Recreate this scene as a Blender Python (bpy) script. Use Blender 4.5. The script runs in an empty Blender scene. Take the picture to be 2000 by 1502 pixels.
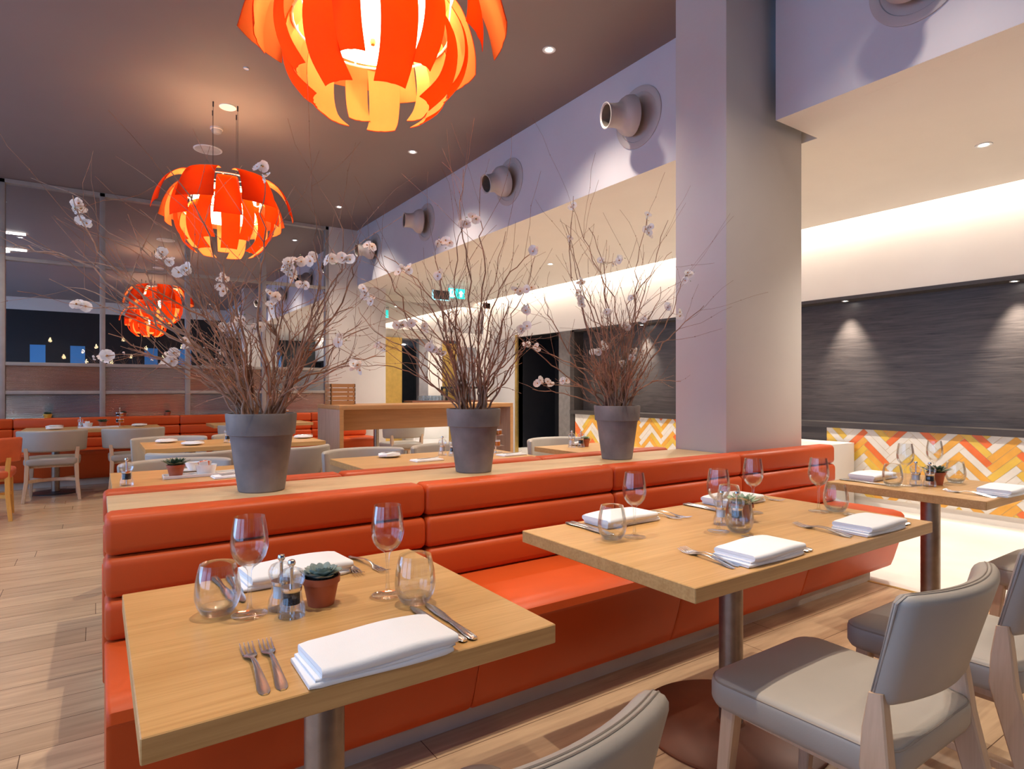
import bpy, bmesh, math, random
from mathutils import Vector, Matrix, noise
R = random.Random(7)
PI = math.pi
SC = bpy.context.scene
COL = SC.collection

# ------------------------------------------------------------------ camera, world, exposure
FPX, V0, YAW, CH = 1190.8, 759.15, 0.597988, 1.22
FW = Vector((math.sin(YAW), math.cos(YAW), 0)); RT = Vector((math.cos(YAW), -math.sin(YAW), 0))
cd = bpy.data.cameras.new('camera'); cam = bpy.data.objects.new('camera', cd); COL.objects.link(cam)
cam.location = (0, 0, CH); cam.rotation_euler = (PI/2, 0, -YAW)
cd.sensor_width = 36; cd.lens = FPX/2000*36; cd.shift_y = (V0-751)/2000; cd.clip_start = 0.02
SC.camera = cam
w = bpy.data.worlds.new('dusk'); SC.world = w; w.use_nodes = True
w.node_tree.nodes['Background'].inputs[0].default_value = (0.10, 0.19, 0.42, 1)
w.node_tree.nodes['Background'].inputs[1].default_value = 0.6
vs = SC.view_settings; vs.view_transform = 'Standard'; vs.look = 'None'; vs.gamma = 1; vs.use_curve_mapping = False
vs.exposure = 0.32
try:
    SC.cycles.max_bounces = 10; SC.cycles.transparent_max_bounces = 24; SC.cycles.use_denoising = True
    SC.cycles.sample_clamp_indirect = 6; SC.cycles.caustics_reflective = False; SC.cycles.caustics_refractive = False
except Exception: pass

def light(name, kind, loc, energy, color, rot=(0, 0, 0), **kw):
    l = bpy.data.lights.new(name, kind); l.energy = energy; l.color = color
    for k, v in kw.items(): setattr(l, k, v)
    o = bpy.data.objects.new(name, l); COL.objects.link(o); o.location = loc; o.rotation_euler = rot
    return o
ZC, ZS, XB, XW, YE = 3.86, 2.94, 3.6, 6.6, 10.5      # ceiling, soffit, beam plane, niche wall, end wall
# dusk light through the window openings of the left wall
light('window_daylight', 'AREA', (-3.95, 3.2, 1.9), 300, (0.42, 0.67, 1.0), (0, -PI/2, 0), shape='RECTANGLE', size=3.0, size_y=11)
WARM = (1.0, 0.86, 0.70)

# ------------------------------------------------------------------ helpers
class BM:
    """collects shapes, then builds ONE mesh object"""
    def __init__(s): s.bm = bmesh.new()
    def _mi(s, faces, mi):
        for f in faces: f.material_index = mi
    def box(s, x0, x1, y0, y1, z0, z1, bev=0, seg=2, mi=0, mat=None):
        t = bmesh.new()
        r = bmesh.ops.create_cube(t, size=1)
        for v in t.verts: v.co = Vector((x0+(v.co.x+.5)*(x1-x0), y0+(v.co.y+.5)*(y1-y0), z0+(v.co.z+.5)*(z1-z0)))
        if bev: bmesh.ops.bevel(t, geom=t.edges[:], offset=bev, segments=seg, affect='EDGES', profile=.5)
        return s.add(t, mi, mat)
    def add(s, t, mi=0, mat=None):
        if mat is not None: bmesh.ops.transform(t, matrix=mat, verts=t.verts[:])
        for f in t.faces: f.material_index = mi
        me = bpy.data.meshes.new('tmp'); t.to_mesh(me); t.free()
        s.bm.from_mesh(me); bpy.data.meshes.remove(me); return s
    def rings(s, rings, caps=True, mi=0, closed=True, mat=None):
        t = bmesh.new(); prev = None; first = None
        for r in rings:
            vs_ = [t.verts.new(p) for p in r]
            if prev:
                n = len(vs_)
                for i in range(n if closed else n-1):
                    try: t.faces.new((prev[i], prev[(i+1) % n], vs_[(i+1) % n], vs_[i]))
                    except ValueError: pass
            else: first = vs_
            prev = vs_
        if caps and closed:
            try: t.faces.new(first[::-1]); t.faces.new(prev)
            except ValueError: pass
        bmesh.ops.recalc_face_normals(t, faces=t.faces[:])
        return s.add(t, mi, mat)
    def lathe(s, prof, n=24, mi=0, mat=None, cap0=False, cap1=False):
        t = bmesh.new(); prev = None
        for r, z in prof:
            if r < 1e-6: ring = [t.verts.new((0, 0, z))]
            else: ring = [t.verts.new((r*math.cos(2*PI*i/n), r*math.sin(2*PI*i/n), z)) for i in range(n)]
            if prev:
                if len(prev) == 1 and len(ring) > 1:
                    for i in range(n): t.faces.new((prev[0], ring[i], ring[(i+1) % n]))
                elif len(ring) == 1 and len(prev) > 1:
                    for i in range(n): t.faces.new((prev[i], prev[(i+1) % n], ring[0]))
                elif len(ring) > 1:
                    for i in range(n): t.faces.new((prev[i], prev[(i+1) % n], ring[(i+1) % n], ring[i]))
            elif cap0 and len(ring) > 1: t.faces.new(ring[::-1])
            prev = ring
        if cap1 and len(prev) > 1: t.faces.new(prev)
        bmesh.ops.recalc_face_normals(t, faces=t.faces[:])
        return s.add(t, mi, mat)
    def tube(s, pts, rad, n=6, mi=0, cap=True):
        pts = [Vector(p) for p in pts]; rings = []
        up = Vector((0.31, 0.17, 0.93))
        for i, p in enumerate(pts):
            d = (pts[min(i+1, len(pts)-1)]-pts[max(i-1, 0)]).normalized()
            a = d.cross(up)
            if a.length < 1e-3: a = d.cross(Vector((1, 0, 0)))
            a.normalize(); b = d.cross(a); up = b if abs(b.dot(up)) > 2 else up
            r = rad[i] if isinstance(rad, (list, tuple)) else rad
            rings.append([p+(a*math.cos(2*PI*k/n)+b*math.sin(2*PI*k/n))*r for k in range(n)])
        return s.rings(rings, cap, mi)
    def beam(s, p0, p1, w0, d0, w1=None, d1=None, side=Vector((1, 0, 0)), bev=0.004, mi=0):
        """tapered square post from p0 to p1 with chamfered section"""
        w1 = w0 if w1 is None else w1; d1 = d0 if d1 is None else d1
        p0 = Vector(p0); p1 = Vector(p1)
        return s.poly_beam([p0, p1], [w0, w1], [d0, d1], side, mi)
    def poly_beam(s, pts, ws, ds, side=Vector((1, 0, 0)), mi=0, flat=False):
        pts = [Vector(p) for p in pts]; rings = []
        for i, p in enumerate(pts):
            d = (pts[min(i+1, len(pts)-1)]-pts[max(i-1, 0)]).normalized()
            if flat: d = (pts[-1]-pts[0]).normalized()
            a = (side-d*side.dot(d)).normalized(); b = d.cross(a)
            w_, d_ = ws[i]/2, ds[i]/2; c = min(w_, d_)*.22
            rings.append([p+a*x+b*y for x, y in ((w_-c, -d_), (w_, -d_+c), (w_, d_-c), (w_-c, d_), (-w_+c, d_), (-w_, d_-c), (-w_, -d_+c), (-w_+c, -d_))])
        return s.rings(rings, True, mi)
    def build(s, name, mat, parent=None, world=False, smooth=True, angle=40, wob=0):
        bmesh.ops.remove_doubles(s.bm, verts=s.bm.verts[:], dist=1e-6)
        me = bpy.data.meshes.new(name); s.bm.to_mesh(me); s.bm.free()
        for m in (mat if isinstance(mat, (list, tuple)) else [mat]): me.materials.append(m)
        if smooth:
            for p in me.polygons: p.use_smooth = True
            me.set_sharp_from_angle(angle=math.radians(angle))
        o = bpy.data.objects.new(name, me); COL.objects.link(o)
        if parent is not None:
            o.parent = parent
            if world:
                L = Vector(parent.location); g = parent.parent
                while g: L += Vector(g.location); g = g.parent
                me.transform(Matrix.Translation(-L))
        return o
def tag(o, label=None, cat=None, group=None, kind=None):
    if label: o['label'] = label
    if cat: o['category'] = cat
    if group: o['group'] = group
    if kind: o['kind'] = kind
    return o
def thing(name, label, cat, loc=(0, 0, 0), rz=0, group=None):
    o = bpy.data.objects.new(name, None); COL.objects.link(o); o.empty_display_size = .1
    o.location = loc; o.rotation_euler = (0, 0, rz)
    return tag(o, label, cat, group)
def dup(root, loc, rz=0, label=None, group=None, scale=None):
    r = root.copy(); COL.objects.link(r); r.location = loc; r.rotation_euler = (0, 0, rz)
    if scale: r.scale = scale
    if label: r['label'] = label
    if group: r['group'] = group
    for ch in list(root.children):
        c = ch.copy(); COL.objects.link(c); c.parent = r
        for g in list(ch.children):
            d = g.copy(); COL.objects.link(d); d.parent = c
    return r
class Proto:
    """first call moves the original, later calls copy it"""
    def __init__(s, make): s.make = make; s.o = None
    def put(s, loc, rz, label, group=None, scale=None):
        if s.o is None:
            s.o = s.make(); o = s.o; o.location = loc; o.rotation_euler = (0, 0, rz)
            if scale: o.scale = scale
            o['label'] = label
            if group: o['group'] = group
            return o
        return dup(s.o, loc, rz, label, group, scale or (1, 1, 1))
def struct(name, b, mat, **kw): return tag(b.build(name, mat, **kw), kind='structure')
def pix(u, v, dep):      # a point seen at (u, v), dep metres ahead of the camera
    return Vector((0, 0, CH))+FW*dep+RT*((u-1000)/FPX*dep)+Vector((0, 0, (V0-v)/FPX*dep))

# ------------------------------------------------------------------ materials
def nt(name):
    m = bpy.data.materials.new(name); m.use_nodes = True
    n = m.node_tree.nodes; l = m.node_tree.links
    return m, n, l, n['Principled BSDF']
def N(n, t, **kw):
    x = n.new(t)
    for k, v in kw.items(): setattr(x, k, v)
    return x
def coords(n, l, scale=(1, 1, 1), rot=(0, 0, 0)):
    tc = N(n, 'ShaderNodeTexCoord'); mp = N(n, 'ShaderNodeMapping')
    mp.inputs['Scale'].default_value = scale; mp.inputs['Rotation'].default_value = rot
    l.new(tc.outputs['Object'], mp.inputs['Vector']); return mp
def mat(name, c, rough=.5, metal=0, var=.06, scale=8, bump=0, bscale=60, spec=.5, coat=0, sheen=0):
    m, n, l, b = nt(name)
    mp = coords(n, l)
    nz = N(n, 'ShaderNodeTexNoise'); nz.inputs['Scale'].default_value = scale; nz.inputs['Detail'].default_value = 4
    l.new(mp.outputs[0], nz.inputs['Vector'])
    cr = N(n, 'ShaderNodeValToRGB')
    cr.color_ramp.elements[0].color = tuple(max(0, x*(1-var*2)) for x in c)+(1,); cr.color_ramp.elements[1].color = tuple(min(1, x*(1+var*2)) for x in c)+(1,)
    cr.color_ramp.elements[0].position = .3; cr.color_ramp.elements[1].position = .7
    l.new(nz.outputs[0], cr.inputs[0]); l.new(cr.outputs[0], b.inputs['Base Color'])
    b.inputs['Roughness'].default_value = rough; b.inputs['Metallic'].default_value = metal
    b.inputs['Specular IOR Level'].default_value = spec; b.inputs['Coat Weight'].default_value = coat; b.inputs['Coat Roughness'].default_value = .15
    b.inputs['Sheen Weight'].default_value = sheen
    if bump:
        n2 = N(n, 'ShaderNodeTexNoise'); n2.inputs['Scale'].default_value = bscale; n2.inputs['Detail'].default_value = 3
        l.new(mp.outputs[0], n2.inputs['Vector'])
        bp = N(n, 'ShaderNodeBump'); bp.inputs['Strength'].default_value = bump; bp.inputs['Distance'].default_value = .002
        l.new(n2.outputs[0], bp.inputs['Height']); l.new(bp.outputs[0], b.inputs['Normal'])
    return m
def wood(name, c0, c1, along='x', fine=70, rough=.38, ring=6, bump=.15, spec=.5):
    m, n, l, b = nt(name)
    s = {'x': (1.0, 12, 12), 'y': (12, 1.0, 12), 'z': (12, 12, 1.0)}[along]
    mp = coords(n, l, s)
    a = N(n, 'ShaderNodeTexNoise'); a.inputs['Scale'].default_value = ring/4; a.inputs['Detail'].default_value = 8; a.inputs['Roughness'].default_value = .65; a.inputs['Distortion'].default_value = .8
    l.new(mp.outputs[0], a.inputs['Vector'])
    mp2 = coords(n, l, tuple(x*(.25 if x == 1.0 else 1) for x in s))
    f = N(n, 'ShaderNodeTexNoise'); f.inputs['Scale'].default_value = fine/6; f.inputs['Detail'].default_value = 4
    l.new(mp2.outputs[0], f.inputs['Vector'])
    mx = N(n, 'ShaderNodeMath', operation='MULTIPLY_ADD'); mx.inputs[1].default_value = .45
    l.new(f.outputs[0], mx.inputs[0])
    sc = N(n, 'ShaderNodeMath', operation='MULTIPLY'); sc.inputs[1].default_value = .6
    l.new(a.outputs[0], sc.inputs[0]); l.new(sc.outputs[0], mx.inputs[2])
    cr = N(n, 'ShaderNodeValToRGB'); e = cr.color_ramp.elements
    e[0].position = .33; e[1].position = .72; e[0].color = c0+(1,); e[1].color = c1+(1,)
    l.new(mx.outputs[0], cr.inputs[0]); l.new(cr.outputs[0], b.inputs['Base Color'])
    b.inputs['Roughness'].default_value = rough; b.inputs['Specular IOR Level'].default_value = spec
    bp = N(n, 'ShaderNodeBump'); bp.inputs['Strength'].default_value = bump; bp.inputs['Distance'].default_value = .001
    l.new(mx.outputs[0], bp.inputs['Height']); l.new(bp.outputs[0], b.inputs['Normal'])
    return m
def floor_mat():
    m, n, l, b = nt('oak_floor')
    tc = N(n, 'ShaderNodeTexCoord'); mp = N(n, 'ShaderNodeMapping'); l.new(tc.outputs['Object'], mp.inputs['Vector'])
    br = N(n, 'ShaderNodeTexBrick'); br.offset = 0; br.inputs['Scale'].default_value = 1
    br.inputs['Brick Width'].default_value = 1.9; br.inputs['Row Height'].default_value = .2; br.inputs['Mortar Size'].default_value = .0016
    br.inputs['Color1'].default_value = (.60, .43, .27, 1); br.inputs['Color2'].default_value = (.49, .34, .21, 1); br.inputs['Mortar'].default_value = (.13, .075, .045, 1)
    sx = N(n, 'ShaderNodeSeparateXYZ'); l.new(mp.outputs[0], sx.inputs[0])
    dv = N(n, 'ShaderNodeMath', operation='DIVIDE'); dv.inputs[1].default_value = .2; l.new(sx.outputs[1], dv.inputs[0])
    fl = N(n, 'ShaderNodeMath', operation='FLOOR'); l.new(dv.outputs[0], fl.inputs[0])
    wn = N(n, 'ShaderNodeTexWhiteNoise', noise_dimensions='1D'); l.new(fl.outputs[0], wn.inputs['W'])
    ma = N(n, 'ShaderNodeMath', operation='MULTIPLY_ADD'); ma.inputs[1].default_value = 1.9; l.new(wn.outputs[0], ma.inputs[0]); l.new(sx.outputs[0], ma.inputs[2])
    cx_ = N(n, 'ShaderNodeCombineXYZ'); l.new(ma.outputs[0], cx_.inputs[0]); l.new(sx.outputs[1], cx_.inputs[1]); l.new(cx_.outputs[0], br.inputs['Vector'])
    m2 = N(n, 'ShaderNodeMapping'); m2.inputs['Scale'].default_value = (1.2, 14, 1); l.new(tc.outputs['Object'], m2.inputs['Vector'])
    nz = N(n, 'ShaderNodeTexNoise'); nz.inputs['Scale'].default_value = 2.2; nz.inputs['Detail'].default_value = 9; nz.inputs['Distortion'].default_value = .6
    l.new(m2.outputs[0], nz.inputs['Vector'])
    cr = N(n, 'ShaderNodeValToRGB'); cr.color_ramp.elements[0].position = .3; cr.color_ramp.elements[1].position = .7
    cr.color_ramp.elements[0].color = (.80, .77, .75, 1); cr.color_ramp.elements[1].color = (1.10, 1.08, 1.06, 1)
    l.new(nz.outputs[0], cr.inputs[0])
    mx = N(n, 'ShaderNodeMix', data_type='RGBA', blend_type='MULTIPLY'); mx.inputs[0].default_value = 1
    l.new(br.outputs[0], mx.inputs[6]); l.new(cr.outputs[0], mx.inputs[7]); l.new(mx.outputs[2], b.inputs['Base Color'])
    b.inputs['Roughness'].default_value = .26
    bp = N(n, 'ShaderNodeBump'); bp.inputs['Strength'].default_value = .25; bp.inputs['Distance'].default_value = .002
    l.new(br.outputs['Fac'], bp.inputs['Height']); bp.invert = True; l.new(bp.outputs[0], b.inputs['Normal'])
    return m
def emit(name, c, s):
    m, n, l, b = nt(name); b.inputs['Base Color'].default_value = (*c, 1)
    b.inputs['Emission Color'].default_value = (*c, 1); b.inputs['Emission Strength'].default_value = s; return m
def thin_glass(name, tint=(1, 1, 1), blend=.22, lo=.03, hi=.62, rough=.0):
    m, n, l, b = nt(name); n.remove(b); out = n['Material Output']
    t = N(n, 'ShaderNodeBsdfTransparent'); t.inputs[0].default_value = (*tint, 1)
    g = N(n, 'ShaderNodeBsdfGlossy'); g.inputs['Roughness'].default_value = rough; g.inputs[0].default_value = (1, 1, 1, 1)
    lw = N(n, 'ShaderNodeLayerWeight'); lw.inputs[0].default_value = blend
    mr = N(n, 'ShaderNodeMapRange'); mr.inputs[1].default_value = 0; mr.inputs[2].default_value = 1; mr.inputs[3].default_value = lo; mr.inputs[4].default_value = hi
    l.new(lw.outputs['Fresnel'], mr.inputs[0])
    mx = N(n, 'ShaderNodeMixShader'); l.new(mr.outputs[0], mx.inputs[0]); l.new(t.outputs[0], mx.inputs[1]); l.new(g.outputs[0], mx.inputs[2])
    l.new(mx.outputs[0], out.inputs[0]); return m
def petal_mat(name, dif, tra, mixf):
    m, n, l, b = nt(name); n.remove(b); out = n['Material Output']
    mp = coords(n, l, (1, 1, 1)); nz = N(n, 'ShaderNodeTexNoise'); nz.inputs['Scale'].default_value = 90
    l.new(mp.outputs[0], nz.inputs['Vector'])
    cr = N(n, 'ShaderNodeValToRGB'); cr.color_ramp.elements[0].color = tuple(x*.88 for x in dif)+(1,); cr.color_ramp.elements[1].color = dif+(1,)
    l.new(nz.outputs[0], cr.inputs[0])
    d = N(n, 'ShaderNodeBsdfDiffuse'); l.new(cr.outputs[0], d.inputs[0])
    t = N(n, 'ShaderNodeBsdfTranslucent'); t.inputs[0].default_value = (*tra, 1)
    mx = N(n, 'ShaderNodeMixShader'); mx.inputs[0].default_value = mixf; l.new(d.outputs[0], mx.inputs[1]); l.new(t.outputs[0], mx.inputs[2])
    l.new(mx.outputs[0], out.inputs[0]); return m
def night_glass(name, fac, tint, rough=0, gl=(1, 1, 1), diff=None, ribs=False):
    m, n, l, b = nt(name); n.remove(b); out = n['Material Output']
    t = N(n, 'ShaderNodeBsdfTransparent'); t.inputs[0].default_value = (*tint, 1)
    if diff:
        t = N(n, 'ShaderNodeBsdfDiffuse'); t.inputs[0].default_value = (*diff, 1)
    g = N(n, 'ShaderNodeBsdfGlossy'); g.inputs['Roughness'].default_value = rough; g.inputs[0].default_value = (*gl, 1)
    if ribs:
        mp = coords(n, l); wv = N(n, 'ShaderNodeTexWave'); wv.bands_direction = 'Z'; wv.inputs['Scale'].default_value = 26; l.new(mp.outputs[0], wv.inputs['Vector'])
        bp = N(n, 'ShaderNodeBump'); bp.inputs['Strength'].default_value = .5; bp.inputs['Distance'].default_value = .004
        l.new(wv.outputs[0], bp.inputs['Height']); l.new(bp.outputs[0], g.inputs['Normal'])
    mx = N(n, 'ShaderNodeMixShader'); mx.inputs[0].default_value = fac
    l.new(t.outputs[0], mx.inputs[1]); l.new(g.outputs[0], mx.inputs[2]); l.new(mx.outputs[0], out.inputs[0]); return m

M = {}
M['leather'] = mat('orange_leather', (.56, .080, .014), .42, var=.03, scale=3, bump=.10, bscale=260, spec=.28)
M['leather_dark'] = mat('leather_seam', (.30, .03, .008), .6)
M['table'] = wood('oak_tabletop', (.46, .24, .075), (.68, .41, .165), 'x', rough=.34)
M['table_edge'] = wood('oak_table_edge', (.44, .23, .075), (.60, .34, .125), 'x', rough=.5)
M['ledge'] = wood('oak_ledge', (.50, .33, .17), (.68, .49, .28), 'x', rough=.42)
M['desk'] = wood('desk_oak', (.40, .19, .07), (.54, .28, .11), 'x', rough=.45)
M['desk_side'] = wood('desk_side_oak', (.30, .19, .13), (.46, .31, .22), 'z', rough=.5, ring=8)
M['legwood'] = wood('beech_leg', (.50, .34, .22), (.64, .46, .32), 'z', rough=.5)
M['legyellow'] = wood('yellow_leg', (.62, .28, .05), (.74, .38, .08), 'z', rough=.45)
M['taupe'] = mat('taupe_leather', (.37, .33, .285), .48, var=.03, scale=3, bump=.1, bscale=240)
M['taupe_dark'] = mat('taupe_piping', (.27, .225, .185), .5)
M['chair_orange'] = mat('chair_orange_leather', (.62, .11, .03), .4)
M['steel'] = mat('brushed_steel_post', (.33, .27, .22), .36, metal=.9, var=.05, scale=30)
M['base'] = mat('bronze_base_plate', (.15, .045, .02), .42, metal=.1, var=.05, spec=.3)
M['base_grey'] = mat('dark_base_plate', (.07, .055, .05), .4, metal=.4)
M['chrome'] = mat('cutlery_steel', (.80, .78, .76), .22, metal=1, var=.02)
M['napkin'] = mat('white_napkin', (.86, .86, .87), .85, var=.015, bump=.25, bscale=500, sheen=.2)
M['glass'] = thin_glass('clear_glass', (.97, .98, .98))
M['acrylic'] = thin_glass('clear_acrylic', (.95, .97, .98), .3, .05, .45, .02)
M['pepper'] = mat('peppercorns', (.035, .025, .02), .7, var=.4, scale=300, bump=1, bscale=500)
M['salt'] = mat('salt_crystals', (.92, .92, .94), .6, bump=.5, bscale=600)
M['terracotta'] = mat('terracotta', (.42, .105, .045), .55)
M['soil'] = mat('soil', (.06, .04, .03), .9, bump=1, bscale=200)
M['succ_blue'] = mat('blue_succulent', (.26, .34, .33), .5, var=.12, scale=40)
M['succ_dark'] = mat('dark_succulent', (.055, .10, .055), .45, var=.2, scale=40)
M['succ_green'] = mat('pale_succulent', (.32, .42, .30), .5, var=.15, scale=40)
M['yellowpot'] = mat('yellow_pot', (.70, .45, .05), .45)
M['porcelain'] = mat('white_porcelain', (.85, .85, .84), .2, var=.01)
M['pot'] = mat('grey_clay_pot', (.21, .185, .175), .8, var=.20, scale=5, bump=.2, bscale=120)
M['bark'] = mat('twig_bark', (.33, .175, .105), .7, var=.22, scale=20, bump=.5, bscale=200)
M['blossom'] = petal_mat('white_blossom', (.96, .95, .94), (.95, .94, .93), .4)
M['stamen'] = mat('orange_stamen', (.62, .26, .06), .7)
M['bud'] = mat('green_bud', (.22, .26, .10), .7)
M['paint'] = mat('pale_wall_paint', (.60, .55, .51), .75, var=.015, scale=2)
M['beampaint'] = mat('paint_with_blue_daylight_tint', (.60, .57, .60), .75, var=.015, scale=2)  # whitish paint; its lilac cast is blue window light put into the colour
M['soffit'] = mat('cream_ceiling_paint', (.82, .76, .69), .75, var=.01, scale=2)
M['ceiling'] = mat('mauve_ceiling_paint', (.25, .19, .175), .6, var=.03, scale=.6)
M['vent'] = mat('vent_plastic', (.50, .44, .42), .5, var=.02)
M['dark_in'] = mat('dark_inside', (.045, .04, .038), .7)
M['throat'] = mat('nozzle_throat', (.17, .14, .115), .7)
M['whiteplastic'] = mat('white_plastic', (.80, .79, .78), .4, var=.01)
M['frame'] = mat('window_frame_metal', (.40, .36, .33), .45, metal=.3, var=.04)
M['blackwood'] = wood('black_stained_oak', (.024, .020, .019), (.10, .082, .076), 'y', rough=.40, ring=9, bump=1.0, spec=.4)
M['blacktrim'] = wood('black_trim_oak', (.03, .024, .022), (.065, .052, .047), 'y', rough=.45)
M['plinth'] = mat('beige_plinth', (.62, .53, .43), .6, var=.03)
M['carpet'] = mat('cream_stone_floor', (.76, .72, .66), .55, var=.03, scale=3)
M['brass'] = mat('brushed_brass', (.66, .43, .12), .34, metal=.75, var=.05, scale=12)
M['greypanel'] = mat('grey_panel', (.27, .25, .26), .5)
M['graytile'] = mat('grey_stone_jamb', (.17, .15, .14), .6, var=.08, scale=14)
M['black'] = mat('black_void', (.012, .011, .012), .5)
M['redwood'] = wood('mahogany_counter', (.14, .045, .025), (.22, .08, .04), 'x', rough=.3)
M['petal'] = petal_mat('petal_outer', (.58, .05, .012), (1.0, .14, .022), .40)
M['petal_in'] = petal_mat('petal_lining', (.95, .42, .12), (1.0, .60, .20), .55)
M['shade'] = emit('lit_shade', (1, .82, .56), 5.5)
M['bulb'] = emit('spot_lens', (1, .93, .82), 60)
M['bulb_soft'] = emit('warm_bulb', (1, .55, .2), 120)
M['tube'] = emit('linear_tube', (1, .93, .80), 9)
M['signgreen'] = emit('sign_green', (.02, .62, .56), 1.3)
M['signwhite'] = emit('sign_white', (.85, 1, .97), 1.3)
M['cable'] = mat('cable', (.05, .04, .04), .5)
M['packet'] = mat('sugar_packets', (.75, .16, .06), .6)
M['jam'] = mat('amber_jam', (.55, .17, .02), .25)
M['nightglass'] = night_glass('window_glass', .84, (.55, .60, .72), gl=(.90, .94, 1.0))
M['transomglass'] = night_glass('transom_mirror_glass', .72, (.4, .4, .4), gl=(.85, .84, .84), diff=(.12, .11, .11))
M['ribglass'] = night_glass('ribbed_glass_red_reflection', .40, (1, 1, 1), .14, (.9, .75, .72), (.12, .045, .045), True)  # red bench reflection painted into the diffuse base of the glass
M['ribglass_blue'] = night_glass('ribbed_glass_blue', .42, (1, 1, 1), .12, (.75, .80, .9), (.05, .085, .13), True)
M['exterior'] = mat('night_facade', (.02, .028, .045), .6, var=.3, scale=1.2)
M['duskpane'] = emit('dusk_pane', (.05, .22, .45), .08)
TILE = [mat('tile_white', (.72, .66, .58), .3, var=.03), mat('tile_yellow', (.72, .46, .07), .3, var=.05),
        mat('tile_gold', (.74, .36, .055), .3, var=.05), mat('tile_orange', (.74, .155, .035), .3, var=.05), mat('grout', (.72, .58, .35), .8)]
FLOORM = floor_mat()

# ------------------------------------------------------------------ room shell
XL, YB = -3.8, -2.6
struct('floor', BM().box(XL, 4.05, YB, YE+.3, -.1, 0), FLOORM, smooth=False)
struct('floor_stone', BM().box(4.05, 7.0, YB, YE+.3, -.1, -.0005), M['carpet'], smooth=False)
struct('trim_floor_strip', BM().box(4.035, 4.06, YB, 9.6, -.01, .003), M['brass'], smooth=False)
struct('ceiling', BM().box(XL, XB+.3, YB, YE+.2, ZC, ZC+.1), M['ceiling'], smooth=False)
# beam with the air nozzles (in two pieces, it breaks around the column)
for y0, y1 in ((YB, 2.28), (2.80, 9.87)):
    struct('wall_beam', BM().box(XB, XB+.12, y0, y1, ZS+.001, ZC), M['beampaint'], smooth=False)
# low ceiling beyond the beam, with a notch around the column and the cove slot at its far edge
b = BM().box(XB+.0005, XB+.1205, YB, 2.279, ZS, ZS+.0009).box(XB+.121, 4.09, YB, 2.279, ZS, ZS+.08).box(XB+.0005, XB+.1205, 2.801, 9.86, ZS, ZS+.0009).box(XB+.121, 4.09, 2.801, YE, ZS, ZS+.08).box(4.09, 6.3, YB, YE, ZS, ZS+.08)
struct('ceiling_soffit', b, M['soffit'], smooth=False)
struct('ceiling_notch', BM().box(4.012, 4.2, 2.29, 2.9, ZS+.3, ZS+.36).box(4.091, 4.1, 2.29, 2.79, ZS+.081, ZS+.3).box(XB+.121, 4.2, 2.27, 2.279, ZS+.081, ZS+.4), M['soffit'], smooth=False)
struct('ceiling_cove', BM().box(6.0, 6.7, YB, YE, ZS+.30, ZS+.36).box(6.02, 6.05, YB, YE, ZS+.08, ZS+.30), M['soffit'], smooth=False)
for i in range(5):
    y = -1.0+i*2.55
    light('cove_strip', 'AREA', (6.52, y, ZS+.15), 16, (1, .90, .78), (0, math.radians(4), 0), shape='RECTANGLE', size=.07, size_y=2.5)
struct('wall_cove_end', BM().box(6.0, 6.9, YE-.03, YE+.1, 2.951, ZS+.30), M['soffit'], smooth=False)
struct('trim_cove_strip', BM().box(6.14, 6.18, YB+.2, YE-.1, ZS+.081, ZS+.10), emit('cove_led', (1, .86, .7), 6), smooth=False)
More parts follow.
